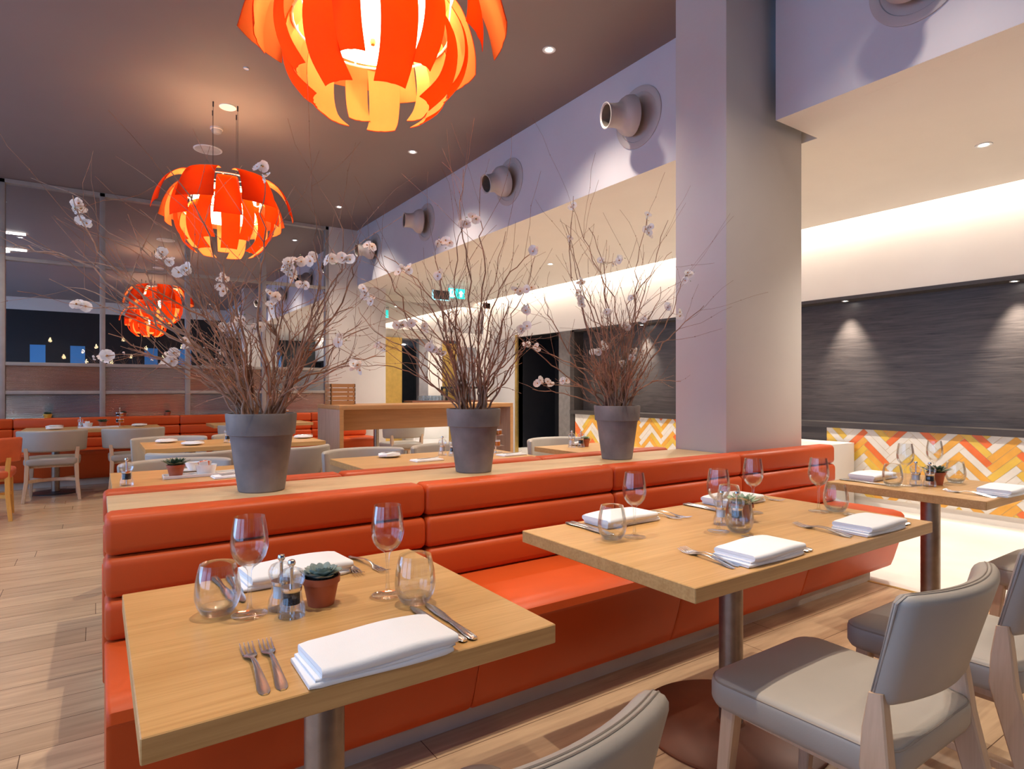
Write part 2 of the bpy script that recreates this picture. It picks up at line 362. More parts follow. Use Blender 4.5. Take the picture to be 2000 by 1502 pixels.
# niche wall
Z0, Z1 = .86, 2.20
b = BM().box(XW, XW+.3, YB, YE, Z1, ZS+.36).box(XW+.02, XW+.3, YB, YE, -.05, .10)
struct('wall_right', b, M['soffit'], smooth=False)
struct('wall_right_niche', BM().box(XW+.20, XW+.3, YB, 8.24, Z0, Z1), M['blackwood'], smooth=False)
struct('trim_niche', BM().box(XW-.004, XW+.26, YB, 7.9, Z1-.03, Z1+.005).box(XW-.05, XW+.26, YB, 7.9, .80, Z0)
       .box(XW-.004, XW+.2, 3.57, 5.6, .12, .80).box(XW-.004, XW+.26, 7.84, 7.94, .1, Z1), M['blacktrim'], smooth=False)
def tiles(y0, y1, z0, z1, name):
    W, L = .06, .30
    t = bmesh.new(); rr = random.Random(3)
    c45 = math.cos(PI/4)
    cols = [0, 1, 2, 3]
    for i in range(-150, 80):
        for j in range(-11, 23):
            for o in (0, 1):
                # herringbone of ratio 4
                if o == 0: ax, ay, wx, wy = i*W+j*2*L*0+ (j*L*2), i*W, L, W
                else: ax, ay, wx, wy = i*W+L+(j*L*2), i*W+W-L, W, L
                g = .002
                P = [(ax+g, ay+g), (ax+wx-g, ay+g), (ax+wx-g, ay+wy-g), (ax+g, ay+wy-g)]
                Q = [((p[0]-p[1])*c45, (p[0]+p[1])*c45) for p in P]
                if max(q[0] for q in Q) < y0-.5 or min(q[0] for q in Q) > y1+.5 or max(q[1] for q in Q) < z0-.4 or min(q[1] for q in Q) > z1+.4: continue
                f = t.faces.new([t.verts.new((0, q[0], q[1])) for q in Q])
                hh = (i*7349+j*9151+o*3571+(i*j)*131) % 97
                f.material_index = 0 if hh < 40 else 1 if hh < 61 else 2 if hh < 86 else 3
    for co, no in (((0, y0, 0), (0, -1, 0)), ((0, y1, 0), (0, 1, 0)), ((0, 0, z0), (0, 0, -1)), ((0, 0, z1), (0, 0, 1))):
        bmesh.ops.bisect_plane(t, geom=t.verts[:]+t.edges[:]+t.faces[:], plane_co=co, plane_no=no, clear_outer=True)
    for f in t.faces:
        if f.normal.x > 0: f.normal_flip()
    r = bmesh.ops.extrude_face_region(t, geom=t.faces[:])
    bb = BM(); me = bpy.data.meshes.new('t')
    for v in t.verts: v.co.x += XW
    mv = [e for e in r['geom'] if isinstance(e, bmesh.types.BMVert)]
    for v in mv: v.co.x -= .006
    t.to_mesh(me); t.free(); bb.bm.from_mesh(me)
    bb.box(XW-.003, XW+.2, y0, y1, z0, z1, mi=4)
    return struct(name, bb, TILE, smooth=False)
tiles(YB, 3.57, .10, .80, 'wall_tile_panel')
tiles(4.6, 7.81, .10, .80, 'wall_tile_panel_far')
struct('wall_low', BM().box(5.86, 6.56, 3.26, 4.6, 0, .655, .004), M['paint'])
# door opening in the niche wall, beyond the tiles
struct('door_1', BM().box(XW+.9, XW+1.0, 7.8, 9.6, 0, 2.3).box(XW+.02, XW+.9, 9.5, 9.56, 0, 2.2).box(XW+.02, XW+.9, 8.1, 9.5, 2.19, 2.24), M['black'], smooth=False)
struct('trim_door_brass', BM().box(XW-.02, XW+.12, 9.5, 9.56, 0, 2.24), M['brass'], smooth=False)
struct('trim_door_jamb', BM().box(XW-.01, XW+.5, 7.94, 8.24, 0, Z1), M['graytile'], smooth=False)
struct('wall_right_end', BM().box(XW, XW+.3, 9.56, YE+.1, 0, Z1), M['paint'], smooth=False)
# end wall: pier, gold and grey panels, bar hatch, mirror transom
struct('wall_pier', BM().box(3.12, 4.10, 9.87, YE, 0, ZC-.001), M['paint'], smooth=False)
struct('wall_end_header', BM().box(4.10, 6.6, YE, YE+.12, 2.16, 2.32).box(4.10, 6.6, YE-.02, YE+.12, 2.84, 2.95).box(6.44, 6.6, YE-.02, YE+.12, 2.16, 2.95), M['soffit'], smooth=False)
struct('window_transom', BM().box(4.10, 6.44, YE+.02, YE+.05, 2.32, 2.84), M['transomglass'], smooth=False)
struct('wall_end_gold', BM().box(4.34, 4.66, YE-.05, YE+.12, 0, 2.16).box(5.52, 5.84, YE+.0, YE+.12, 0, 2.10), M['brass'], smooth=False)
struct('wall_end_cream', BM().box(4.10, 4.34, YE-.05, YE+.12, 0, 2.16).box(5.22, 5.52, YE, YE+.12, 0, 2.16).box(6.28, 6.6, YE, YE+.12, 0, 2.16)
       .box(4.66, 5.52, YE-.02, YE+.12, 0, .95).box(5.84, 6.28, YE, YE+.12, 2.04, 2.16), M['soffit'], smooth=False)
struct('wall_end_grey', BM().box(5.03, 5.22, YE, YE+.12, .95, 2.16).box(5.84, 6.28, YE+.0, YE+.12, 0, 2.04), M['greypanel'], smooth=False)
# back bar room seen through the hatch
struct('wall_bar', BM().box(4.2, 6.0, YE+2.2, YE+2.3, 0, 2.6).box(4.2, 4.25, YE+.1, YE+2.2, 0, 2.6).box(5.95, 6.0, YE+.1, YE+2.2, 0, 2.6), M['dark_in'], smooth=False)
struct('ceiling_bar', BM().box(4.2, 6.0, YE+.12, YE+2.3, 2.14, 2.2), M['greypanel'], smooth=False)
# left wall with window openings, wall behind the camera
b = BM()
b.box(XL-.1, XL, YB, YE, 0, .45).box(XL-.1, XL, YB, YE, 3.4, ZC)
for i in range(6): b.box(XL-.1, XL, YB+i*2.55, YB+i*2.55+.35, .45, 3.4)
struct('wall_left', b, M['beampaint'], smooth=False)
struct('window_left', BM().box(XL-.07, XL-.06, YB, YE, .45, 3.4), thin_glass('street_glass', (.9, .93, 1), .2, .03, .5), smooth=False)
struct('wall_back', BM().box(XL, 7.0, YB-.1, YB, 0, 3.5), M['black'], smooth=False)
b = BM()
for i in range(11):
    if i % 3 != 1: b.box(-3.5+i*.95, -3.5+i*.95+.36, YB+.001, YB+.006, .7, 2.5)
struct('window_back', b, emit('dusk_window', (.05, .19, .45), .22), smooth=False)
struct('wall_back_header', BM().box(XL, 7.0, YB-.1, YB, 3.5, ZC), M['soffit'], smooth=False)

# window wall at the far end, left
YG = 9.92
MX = [-3.75, -2.87, -1.93, -.98, .065, 1.085, 2.125, 3.10]
b = BM()
for x in MX: b.box(x-.032, x+.032, YG-.04, YG+.06, 0, ZC-.005, .004)
b.box(XL, 3.12, YG-.04, YG+.06, ZC-.055, ZC-.005)
for z in (2.86, 1.535, 1.17, .80): b.box(XL, 3.12, YG-.03, YG+.05, z-.022, z+.022, .003)
struct('window_1_frame', b, M['frame'])
struct('window_1_glass', BM().box(XL, 3.12, YG+.01, YG+.016, 1.55, ZC-.05), M['nightglass'], smooth=False)
rb, bb_ = BM(), BM()
for i in range(len(MX)-1):
    for k, (z0, z1) in enumerate(((1.19, 1.515), (.82, 1.15))):
        (rb if (i+k) % 2 == 1 else bb_).box(MX[i]+.03, MX[i+1]-.03, YG+.005, YG+.015, z0, z1)
struct('window_1_ribbed_red_reflection', rb, M['ribglass'], smooth=False)
struct('window_1_ribbed_blue', bb_, M['ribglass_blue'], smooth=False)
struct('wall_under_window', BM().box(XL, 3.12, YG-.02, YG+.06, 0, .80), M['dark_in'], smooth=False)
struct('trim_window_sill', BM().box(XL, 3.12, YG-.12, YG-.02, .80, .83, .004), M['plinth'])
# what lies beyond the glass at dusk
b = BM().box(XL, 6, 15.0, 15.2, 0, 5).box(XL, 3.0, YG+.3, 15, -.1, 0)
tag(b.build('facade_across_the_yard', M['exterior'], smooth=False), kind='structure')
for i, (x, z0, z1) in enumerate(((-3.6, .8, 3.0), (-2.3, 1.2, 2.3), (.55, 1.2, 1.85), (1.2, 1.3, 1.9), (2.2, 1.2, 1.9))):
    struct('window_%d' % (i+2), BM().box(x, x+.35, 14.96, 14.99, z0, z1), M['duskpane'], smooth=False)
bulb = None
ORD = ['first', 'second', 'third', 'fourth', 'fifth', 'sixth', 'seventh', 'eighth', 'ninth', 'tenth', 'eleventh', 'last']
BU = [98, 125, 162, 188, 241, 256, 355, 285, 318, 169, 218, 428]
gp = 'globe bulbs strung outside the dark window'
for i, (u, v) in enumerate(((98, 665), (125, 698), (162, 687), (188, 678), (241, 664), (256, 697), (355, 679), (285, 681), (318, 700), (169, 707), (218, 708), (428, 640))):
    p = pix(u, v, 10.6)
    if bulb is None:
        bulb = BM().lathe([(0, -.028), (.02, -.02), (.028, 0), (.02, .02), (.01, .03), (.01, .05), (0, .05)], 12).build('string_bulb', M['bulb_soft'])
        o = bulb
    else: o = bulb.copy(); COL.objects.link(o)
    o.location = p; tag(o, '%s warm globe bulb listed from the left, glowing beyond the dark window' % ORD[sorted(BU).index(u)], 'bulb', gp)

# column
struct('wall_column', BM().box(3.184, 4.008, 2.345, 2.74, 0, ZC, .003), M['paint'])

# ------------------------------------------------------------------ banquettes
def roll_profile(y0, y1, z0, z1, r, n=5):
    """rounded rectangle in the YZ plane"""
    P = []
    for cx, cz, a0 in ((y1-r, z1-r, 0), (y0+r, z1-r, PI/2), (y0+r, z0+r, PI), (y1-r, z0+r, 1.5*PI)):
        for i in range(n+1):
            a = a0+i*PI/2/n; P.append((cx+r*math.cos(a), cz+r*math.sin(a)))
    return P
def cushion(b, x0, x1, prof, e=.018, mi=0, axis='x'):
    cy = sum(p[0] for p in prof)/len(prof); cz = sum(p[1] for p in prof)/len(prof)
    rings = []
    hy = max(abs(p[0]-cy) for p in prof); hz = max(abs(p[1]-cz) for p in prof)
    for x, k in ((x0, 1), (x0+e*.3, .45), (x0+e, 0), (x1-e, 0), (x1-e*.3, .45), (x1, 1)):
        fy = 1-k*e*.8/hy; fz = 1-k*e*.8/hz
        rings.append([Vector((x, cy+(p[0]-cy)*fy, cz+(p[1]-cz)*fz)) for p in prof])
    b.rings(rings, True, mi)
def bench(name, label, cat, xs, yf, d, ztop=.835, zs=.452, group=None, face=2.335, extra=None):
    """face: y of the back plane of the back cushions; d=-1 the bench faces -y"""
    t = thing(name, label, cat, (xs[0], face, 0), 0, group)
    Y = lambda k: face+d*k
    def flip(P): return [(Y(p[0]), p[1]) for p in P]
    for a, c in zip(xs[:-1], xs[1:]):
        b = BM(); h = (ztop-zs)/3
        for k in range(3):
            z1 = ztop-k*h; z0 = z1-h
            off = .012*(k)
            P = roll_profile(0, .128+off*.6, z0+.001, z1-.001, .028)
            P = [(p[0], p[1]) for p in P]
            cushion(b, a+.002, c-.002, flip(P))
        b.build('back_cushion', M['leather'], t, world=True)
        # seat: flat top, rounded front, face raking back to the plinth
        P = [(.10, zs-.02), (.10, zs), (.30, zs+.004), (.50, zs+.002), (.545, zs-.006), (.562, zs-.022), (.566, zs-.05), (.560, zs-.056), (.558, zs-.066),
             (.553, zs-.10), (.535, .26), (.50, .14), (.485, .10), (.465, .085), (.40, .083), (.10, .083)]
        b = BM(); cushion(b, a+.001, c-.001, flip(P), .012)
        b.build('seat_cushion', M['leather'], t, world=True, angle=35)
        y = sorted((Y(.1), Y(.5)))
    b = BM(); y = sorted((Y(.0), Y(.395))); y2 = sorted((Y(.40), Y(.41)))
    b.box(xs[0]+.02, xs[-1]-.12, *y2, 0, .095)
    b.box(xs[0]+.02, xs[-1]-.12, *y, 0, .08)
    b.build('plinth', M['plinth'], t, world=True)
    return t
XSF = [.018, 1.09, 2.12, 3.15, 4.19]
bench('banquette', 'orange leather channelled banquette facing the white-napkin tables in front', 'banquette', XSF, 0, -1)
bench('banquette', 'orange leather banquette behind the oak ledge, facing the glass wall', 'banquette', [.018, .93, 2.07, 3.10], 0, 1, face=2.715)
b = BM().box(.03, 3.18, 2.3355, 2.7145, .795, .822, .003)
tag(b.build('oak_ledge', M['ledge']), 'pale oak ledge between the two back-to-back orange banquettes', 'ledge')
b = BM().box(.035, 3.18, 2.345, 2.705, .0, .794).box(3.184, 4.15, 2.336, 2.3445, 0, .80)
tag(b.build('ledge_support_box', M['leather'], angle=30), 'orange boxed support under the oak ledge between the banquettes', 'partition')
bench('banquette', 'long orange leather banquette under the dark glass wall at the far end', 'banquette',
      [-3.7, -2.7, -1.72, -.86, .97, 2.8, 3.70], 0, -1, ztop=.845, face=9.86)

# ------------------------------------------------------------------ tables
def table(label, x0, x1, y0, y1, zt=.75, rbase=.28, basem='base', posts=None, py=0, th=.038):
    group = None; cat = 'table'; mat_ = None
    cx, cy = (x0+x1)/2, (y0+y1)/2
    t = thing('dining_table', label, cat, (cx, cy, 0), 0, group)
    b = BM().box(x0-cx, x1-cx, y0-cy, y1-cy, zt-th, zt, .0018, 1)
    b.build('tabletop', mat_ or M['table'], t, angle=30)
    for px in (posts or [0]):
        BM().lathe([(.0415, .012), (.0415, zt-th-.006)], 40, mat=Matrix.Translation((px, py, 0))).build('post', M['steel'], t)
        BM().box(px-.15, px+.15, py-.15, py+.15, zt-th-.008, zt-th, .002).build('mounting_plate', M['base_grey'], t)
        BM().lathe([(0, 0), (rbase, 0), (rbase, .006), (rbase-.006, .011), (.05, .013), (.044, .02), (0, .02)], 56, mat=Matrix.Translation((px, py, 0))).build('base_plate', M[basem], t)
    return t
table('small square oak table nearest the camera, by the left end of the banquette', .048, .758, .957, 1.652, rbase=.24)
table('wide four-place oak table set with four napkins beside the banquette', 1.165, 2.44, .943, 1.65, rbase=.33, posts=[.10], py=.085)
table('oak table for two on the right in front of the chevron tile wall', 3.06, 3.72, .985, 1.655, rbase=.26)
table('small oak table behind the leftmost plant pot, holding a long white tray', .06, .82, 3.37, 4.06)
table('oak table between the two left plant pots with a plate and napkin', 1.29, 2.55, 3.37, 4.06, posts=[-.3, .3])
table('oak table behind the rightmost plant pot near the chevron tiles', 2.93, 3.60, 3.37, 3.98)
table('oak table in the middle row with its chairs on both sides', .31, 1.71, 5.50, 6.22, basem='base_grey', posts=[-.35, .35])
table('long oak table at the far banquette with bowl, tray and condiment stand', -.70, .66, 8.60, 9.28, basem='base_grey', posts=[-.38], rbase=.24)
table('far oak table partly hidden behind the left plant pot', 1.24, 2.5, 8.60, 9.28, basem='base_grey', rbase=.24)
table('far oak table behind the host desk', 3.25, 3.87, 8.60, 9.28, basem='base_grey', rbase=.22)

# ------------------------------------------------------------------ chairs
def rrect(cx, cy, w_, h, r, n=4):
    P = []
    for sx, sy, a0 in ((1, 1, 0), (-1, 1, PI/2), (-1, -1, PI), (1, -1, 1.5*PI)):
        for i in range(n+1):
            a = a0+i*PI/2/n
            P.append((cx+sx*(w_/2-r)+r*math.cos(a), cy+sy*(h/2-r)+r*math.sin(a)))
    return P
def slab_rings(outline, z0, z1, bev, seat=0):
    """outline scaled towards its centre to give a soft pad"""
    cx = sum(p[0] for p in outline)/len(outline); cy = sum(p[1] for p in outline)/len(outline)
    hw = max(abs(p[0]-cx) for p in outline); hh = max(abs(p[1]-cy) for p in outline)
    def ring(z, ins, dz=0): return [Vector((cx+(p[0]-cx)*(1-ins/hw), cy+(p[1]-cy)*(1-ins/hh), z)) for p in outline]
    R_ = [ring(z0, bev), ring(z0+bev*.3, bev*.3), ring(z0+bev, 0), ring(z1-bev, 0), ring(z1-bev*.5, bev*.15), ring(z1-bev*.15, bev*.5), ring(z1, bev)]
    if seat: R_ += [ring(z1+seat*.6, hw*.35), ring(z1+seat, hw*.7)]
    return R_
def backpad(b, W, z0, z1, th, Rc, y, wtop=1.0, wbot=.9, lean=.06, n=22, side=0.0, mi=0, shrink=0, yo=0):
    """curved upholstered back, ends wrap forward (+y)"""
    h = (z1-z0)-2*shrink; zc = (z0+z1)/2; rings = []
    amax = W/2/Rc
    for i in range(n+1):
        u = -1+2*i/n
        e = 1.0
        k = abs(u)
        ee = max(0, (k-.86)/.14); fs = math.sqrt(max(0.0, 1-ee**2.4))*.92+.08 if ee > 0 else 1
        hh = h/2*(.86+.14*fs) if ee > 0 else h/2; tt = (th/2-shrink*.2)*max(fs, .18)
        ring = []
        for q, r_ in rrect(0, 0, 2*tt, 2*hh, min(tt*.95, .022), 3) and [(p[0], p[1]) for p in rrect(0, 0, 2*tt, 2*hh, min(tt*.95, .022), 3)]:
            zz = r_; f = (zz+h/2)/h; wf = wbot+(wtop-wbot)*f
            a = u*amax*wf
            rad = Rc+q
            ring.append(Vector((math.sin(a)*rad, y+yo+Rc-math.cos(a)*rad-lean*(f-.5)+0.0, zc+zz-side*k**3*.02)))
        rings.append(ring)
    b.rings(rings, True, mi)
def make_side_chair():
    t = thing('dining_chair', 'x', 'chair')
    out = rrect(0, .0, .47, .46, .06, 5)
    out = [(p[0]*(1.0+.05*p[1]/.23), p[1]) for p in out]
    b = BM(); b.rings(slab_rings(out, .385, .468, .022, .010)); b.build('seat', M['taupe'], t, angle=60)
    b = BM()
    P = [Vector((p[0]*.982, p[1]*.982, .4565)) for p in out]; b.tube(P+[P[0]], .0028, 5, cap=False)
    b.build('seat_piping', M['taupe_dark'], t)
    bt = BM(); backpad(bt, .475, .545, .80, .052, .50, -.262, wtop=1.02, wbot=.90, lean=.072)
    back = bt.build('backrest', M['taupe'], t, angle=60)
    b = BM()
    for yo in (-.0038, .0038):
        RC, YB_ = .50, -.262; rad = RC-yo; am = .2375/RC
        P3 = lambda f, aa, z: Vector((math.sin(aa)*rad, YB_+RC-math.cos(aa)*rad-.072*(f-.5), z))
        left = [P3(f, -am*(.90+.12*f)*1.0, .5625+.22*f) for f in [i/9 for i in range(10)]]
        top = [P3(1, -am*1.02*c, .8003-max(0, abs(c)-.9)*.12) for c in [1-2*i/24 for i in range(1, 24)]]
        right = [P3(f, am*(.90+.12*f), .5625+.22*f) for f in [1-i/9 for i in range(10)]]
        b.tube(left+top+right, .0017, 5)
    b.build('piping', M['taupe_dark'], back)
    for s_ in (-1, 1):
        b = BM(); b.poly_beam([(s_*.19, .175, .395), (s_*.205, .21, 0)], [.042, .028], [.042, .028])
        b.build('leg', M['legwood'], t)
        b = BM(); b.poly_beam([(s_*.222, -.30, 0), (s_*.215, -.245, .22), (s_*.213, -.195, .42), (s_*.208, -.192, .50), (s_*.202, -.192, .575)],
                              [.030, .034, .036, .034, .030], [.034, .052, .062, .050, .03], flat=True)
        b.build('leg', M['legwood'], t)
        b = BM(); b.poly_beam([(s_*.20, .19, .20), (s_*.215, -.255, .20)], [.022, .022], [.036, .036], Vector((0, 0, 1))); b.build('side_stretcher', M['legwood'], t)
    b = BM(); b.poly_beam([(-.205, .03, .20), (-.10, -.01, .20), (.10, -.01, .20), (.205, .03, .20)], [.034]*4, [.024]*4, Vector((0, 0, 1))); b.build('cross_stretcher', M['legwood'], t)
    b = BM(); b.box(-.19, .19, -.19, .19, .36, .392, .004); b.build('seat_frame', M['legwood'], t)
    return t
def make_tub(lm='legwood', sm='taupe'):
    t = thing('low_back_armchair', 'x', 'chair')
    out = rrect(0, .0, .50, .48, .07, 5)
    b = BM(); b.rings(slab_rings(out, .385, .465, .022, .012)); b.build('seat', M[sm], t, angle=60)
    bt = BM(); backpad(bt, .80, .535, .765, .05, .335, -.275, wtop=1.0, wbot=.92, lean=.03, n=30)
    bt.build('backrest', M[sm], t, angle=60)
    for s_ in (-1, 1):
        b = BM(); b.poly_beam([(s_*.20, .185, .395), (s_*.215, .22, 0)], [.042, .028], [.042, .028]); b.build('leg', M[lm], t)
        b = BM(); b.poly_beam([(s_*.245, -.27, 0), (s_*.222, -.225, .22), (s_*.215, -.195, .42), (s_*.222, -.20, .52), (s_*.228, -.21, .58)],
                              [.030, .036, .040, .038, .034], [.034, .048, .056, .05, .03], flat=True); b.build('leg', M[lm], t)
    b = BM(); b.poly_beam([(-.222, -.225, .22), (-.12, -.12, .22), (0, -.09, .22), (.12, -.12, .22), (.222, -.225, .22)], [.034]*5, [.026]*5, Vector((0, 0, 1)))
    b.build('curved_stretcher', M[lm], t)
    b = BM(); b.poly_beam([(-.207, .20, .20), (-.10, -.10, .22)], [.034]*2, [.026]*2, Vector((0, 0, 1))).poly_beam([(.207, .20, .20), (.10, -.10, .22)], [.034]*2, [.026]*2, Vector((0, 0, 1)))
    b.build('front_stretcher', M[lm], t)
    b = BM(); b.box(-.20, .20, -.19, .20, .36, .392, .004); b.build('seat_frame', M[lm], t)
    return t
side = Proto(make_side_chair); tub = Proto(make_tub)
g1 = 'side chairs in the foreground'
side.put((1.575, .825, 0), 0, 'taupe leather chair in full view at the wide four-place table', g1)
side.put((2.245, .81, 0), 0, 'taupe leather chair at the right edge, second at the wide table', g1)
side.put((.43, .84, 0), 0, 'taupe chair cut by the bottom edge, at the nearest small table', g1)
side.put((3.40, .81, 0), 0, 'taupe chair at the right edge under the table by the chevron tiles', g1)
g2 = 'low-back chairs around the rear tables'
tub.put((-.40, 8.51, 0), 0, 'low-back taupe chair at the far left table, seen from behind on bare floor', g2)
tub.put((.36, 8.51, 0), 0, 'low-back taupe chair at the far table, right of the leftmost one', g2)
tub.put((1.56, 8.44, 0), 0, 'low-back taupe chair far behind the left plant pot', g2)
tub.put((3.56, 8.02, 0), 0, 'low-back taupe chair seen beneath the host desk top', g2)
tub.put((.60, 5.14, 0), 0, 'low-back chair at middle table, its back just above the succulent tray table', g2)
tub.put((1.28, 5.14, 0), 0, 'low-back chair just right of the left plant pot, back to the camera', g2)
tub.put((.57, 6.45, 0), PI, 'low-back chair across the middle table, facing the camera', g2)
tub.put((1.25, 6.50, 0), PI, 'low-back chair across the middle table behind the left pot twigs', g2)
tub.put((.42, 4.28, 0), PI, 'low-back chair facing the camera behind the small succulent and tray', g2)
tub.put((1.66, 4.30, 0), PI, 'low-back chair facing the camera behind the plate with folded napkin', g2)
tub.put((2.36, 4.30, 0), PI, 'low-back chair facing the camera, partly behind the middle plant pot', g2)
tub.put((3.48, 4.28, 0), PI, 'low-back chair facing the camera, left of the rightmost plant pot', g2)
o = make_tub('legyellow', 'chair_orange'); o.location = (-.90, 7.50, 0); o.rotation_euler = (0, 0, 0)
o['label'] = 'orange leather chair with yellow wooden legs cut by the left edge'

# ------------------------------------------------------------------ table settings
ZT = .7505
def make_napkin():
    b = BM()
    L, W = .245, .135
    def layer(x0, x1, y0, y1, z0, z1, r, puff, seed):
        rings = []
        n = 14
        for i in range(n+1):
            u = i/n; x = x0+(x1-x0)*u
            e = min(u, 1-u)
            k = min(1, e/.04); zt = z1+puff*math.sin(PI*u)+.0012*math.sin(7*u+seed)
            yy0 = y0+.003*math.sin(5*u+seed); yy1 = y1+.003*math.cos(4*u+seed)
            P = rrect((yy0+yy1)/2, (z0+zt)/2, (yy1-yy0)-(1-k)*.006, (zt-z0)-(1-k)*.002, min(r, (zt-z0)/2*.9), 3)
            rings.append([Vector((x+.003*math.sin(40*p[0]+seed), p[0], p[1])) for p in P])
        b.rings(rings)
    layer(-.5*L-.014, .5*L-.006, -W/2+.002, W/2-.006, 0, .0085, .004, .001, 1)
    layer(-.5*L-.006, .5*L-.002, -W/2+.004, W/2-.004, .008, .0145, .003, .001, 2)
    layer(-.5*L, .5*L, -W/2-.001, W/2, .0135, .031, .012, .004, 3)
    o = b.build('folded_napkin', M['napkin'], angle=70); return tag(o, 'x', 'napkin')
def make_fork():
    t = BM(); L = .205
    hs = [(0, .0045, .0), (.008, .0085, .0), (.02, .0095, .001), (.05, .007, .006), (.09, .0045, .011), (.12, .0035, .010), (.135, .0045, .006), (.15, .011, .003), (.16, .0125, .002)]
    rings = []
    for y, w_, z in hs: rings.append([Vector((w_*c, y, z+.0012*s_)) for c, s_ in ((1, 0), (.5, 1), (-.5, 1), (-1, 0), (-.5, -1), (.5, -1))])
    t.rings(rings)
    for i in range(4):
        x = -.0098+i*.00653
        t.poly_beam([(x, .158, .002), (x*1.05, .18, .001), (x*1.08, .205, .007)], [.0034, .003, .0016], [.002, .0018, .0012])
    return tag(t.build('fork', M['chrome'], angle=50), 'x', 'fork')
def make_knife():
    t = BM(); rings = []
    for y, w_, z, h in ((0, .005, .004, .002), (.006, .009, .004, .0035), (.03, .0095, .004, .0038), (.07, .0065, .004, .0035), (.10, .0055, .004, .003), (.108, .0075, .004, .0018), (.15, .010, .004, .0010), (.19, .0095, .004, .0008), (.215, .006, .004, .0006), (.222, .001, .004, .0004)):
        rings.append([Vector((w_*c, y, z+h*s_)) for c, s_ in ((1, 0), (.6, .9), (-.6, .9), (-1, 0), (-.6, -.9), (.6, -.9))])
    t.rings(rings); return tag(t.build('table_knife', M['chrome'], angle=50), 'x', 'knife')
def glass_prof(out, th=.0012):
    return out
def make_wine():
    P = [(0, .0), (.034, .0005), (.0355, .002), (.030, .004), (.012, .0085), (.0055, .015), (.0038, .03), (.0036, .07), (.0046, .092), (.009, .099), (.022, .108), (.031, .120), (.0365, .136), (.0375, .150), (.0355, .172), (.0318, .194), (.0300, .205), (.0290, .205),
         (.0308, .193), (.0344, .172), (.0364, .150), (.0353, .137), (.030, .122), (.021, .111), (.008, .103), (0, .101)]
    o = BM().lathe(P, 40).build('wine_glass', M['glass'], angle=80); return tag(o, 'x', 'wine glass')
def make_tumbler():
    P = [(0, .0), (.022, .0005), (.030, .004), (.040, .020), (.0445, .038), (.0448, .050), (.0425, .072), (.038, .094), (.0345, .107), (.0335, .107), (.037, .094), (.0415, .072), (.0436, .050), (.0432, .038), (.038, .022), (.026, .011), (0, .009)]
    o = BM().lathe(P, 40).build('stemless_glass', M['glass'], angle=80)
    BM().lathe([(0, .0025), (.027, .004), (.036, .017), (.034, .019), (.026, .0085), (0, .0065)], 32).build('thick_base', M['acrylic'], o, angle=60)
    return tag(o, 'x', 'tumbler glass')
def make_mill(fill):
    t = thing('pepper_mill' if fill == 'pepper' else 'salt_mill', 'x', 'pepper mill' if fill == 'pepper' else 'salt mill')
    BM().lathe([(0, 0), (.0265, 0), (.0275, .004), (.0275, .016), (.025, .026), (.0215, .034), (.0200, .05), (.0205, .06), (.0235, .066), (.0265, .074), (.0265, .084), (.0215, .094), (.012, .099), (0, .0995)], 28).build('body', M['acrylic'], t, angle=30)
    BM().lathe([(0, .026), (.0165, .026), (.0165, .052), (0, .052)], 20).build('contents', M[fill], t)
    BM().lathe([(0, .052), (.0195, .052), (.0205, .056), (.0205, .061), (0, .061)], 24).build('collar', M['chrome'], t)
    BM().lathe([(0, .098), (.004, .099), (.004, .102), (.0075, .106), (.0082, .110), (.0065, .115), (0, .1175)], 16).build('knob', M['chrome'], t)
    BM().lathe([(0, .004), (.0035, .004), (.0035, .098), (0, .098)], 8).build('spindle', M['chrome'], t)
    return t
def succ(b, leaf, n_layers=4, r=.042, cup=.55, pointed=.5, seed=0, thick=.005):
    rr = random.Random(seed)
    for k in range(n_layers):
        n = 5+k*2; L = r*(.40+.6*k/(n_layers-1)); tilt = 1.25-k*(.95/(n_layers-1))*1.0
        for i in range(n):
            a = 2*PI*(i+.5*(k % 2))/n+rr.uniform(-.1, .1); t_ = tilt+rr.uniform(-.1, .1)
            rings = []
            for f, w_ in ((0, .16), (.25, .24), (.55, .36), (.8, .28), (.94, .13), (1, .015)):
                w2 = L*w_*(1-.35*pointed*f); dz = thick*(1-f*.7)*(.2 if f == 1 else 1)
                c = f*L
                up = Vector((0, 0, 1))
                z = math.sin(t_)*c+cup*.4*L*f*f*.4; x = math.cos(t_)*c
                ring = [Vector((x, w2, z+dz*.35)), Vector((x-dz*.2, 0, z+dz*.1)), Vector((x, -w2, z+dz*.35)), Vector((x+dz*.4, -w2*.5, z-dz*.5)), Vector((x+dz*.4, w2*.5, z-dz*.5))]
                rings.append(ring)
            b.rings(rings, True, leaf, mat=Matrix.Rotation(a, 4, 'Z'))
def make_succulent(leafmat='succ_blue', potmat='terracotta', s=1, kind=0, ph=.062):
    t = thing('potted_succulent', 'x', 'potted plant')
    BM().lathe([(0, 0), (.0275*s, 0), (.037*s, ph*.78), (.040*s, ph*.78), (.0405*s, ph), (.037*s, ph), (.036*s, ph*.85), (0, ph*.85)], 28).build('pot', M[potmat], t, angle=30)
    BM().lathe([(0, ph*.93), (.036*s, ph*.90)], 16).build('soil', M['soil'], t)
    b = BM()
    succ(b, 0, 5 if kind == 0 else 4, .048*s if kind == 0 else .068*s, .5, .4 if kind == 0 else 1.6, kind)
    o = b.build('rosette', M[leafmat], t, angle=60); o.location = (0, 0, ph*.9)
    return t
wine = Proto(make_wine); tumb = Proto(make_tumbler); nap = Proto(make_napkin); fork = Proto(make_fork); knife = Proto(make_knife)
pm = Proto(lambda: make_mill('pepper')); sm_ = Proto(lambda: make_mill('salt'))
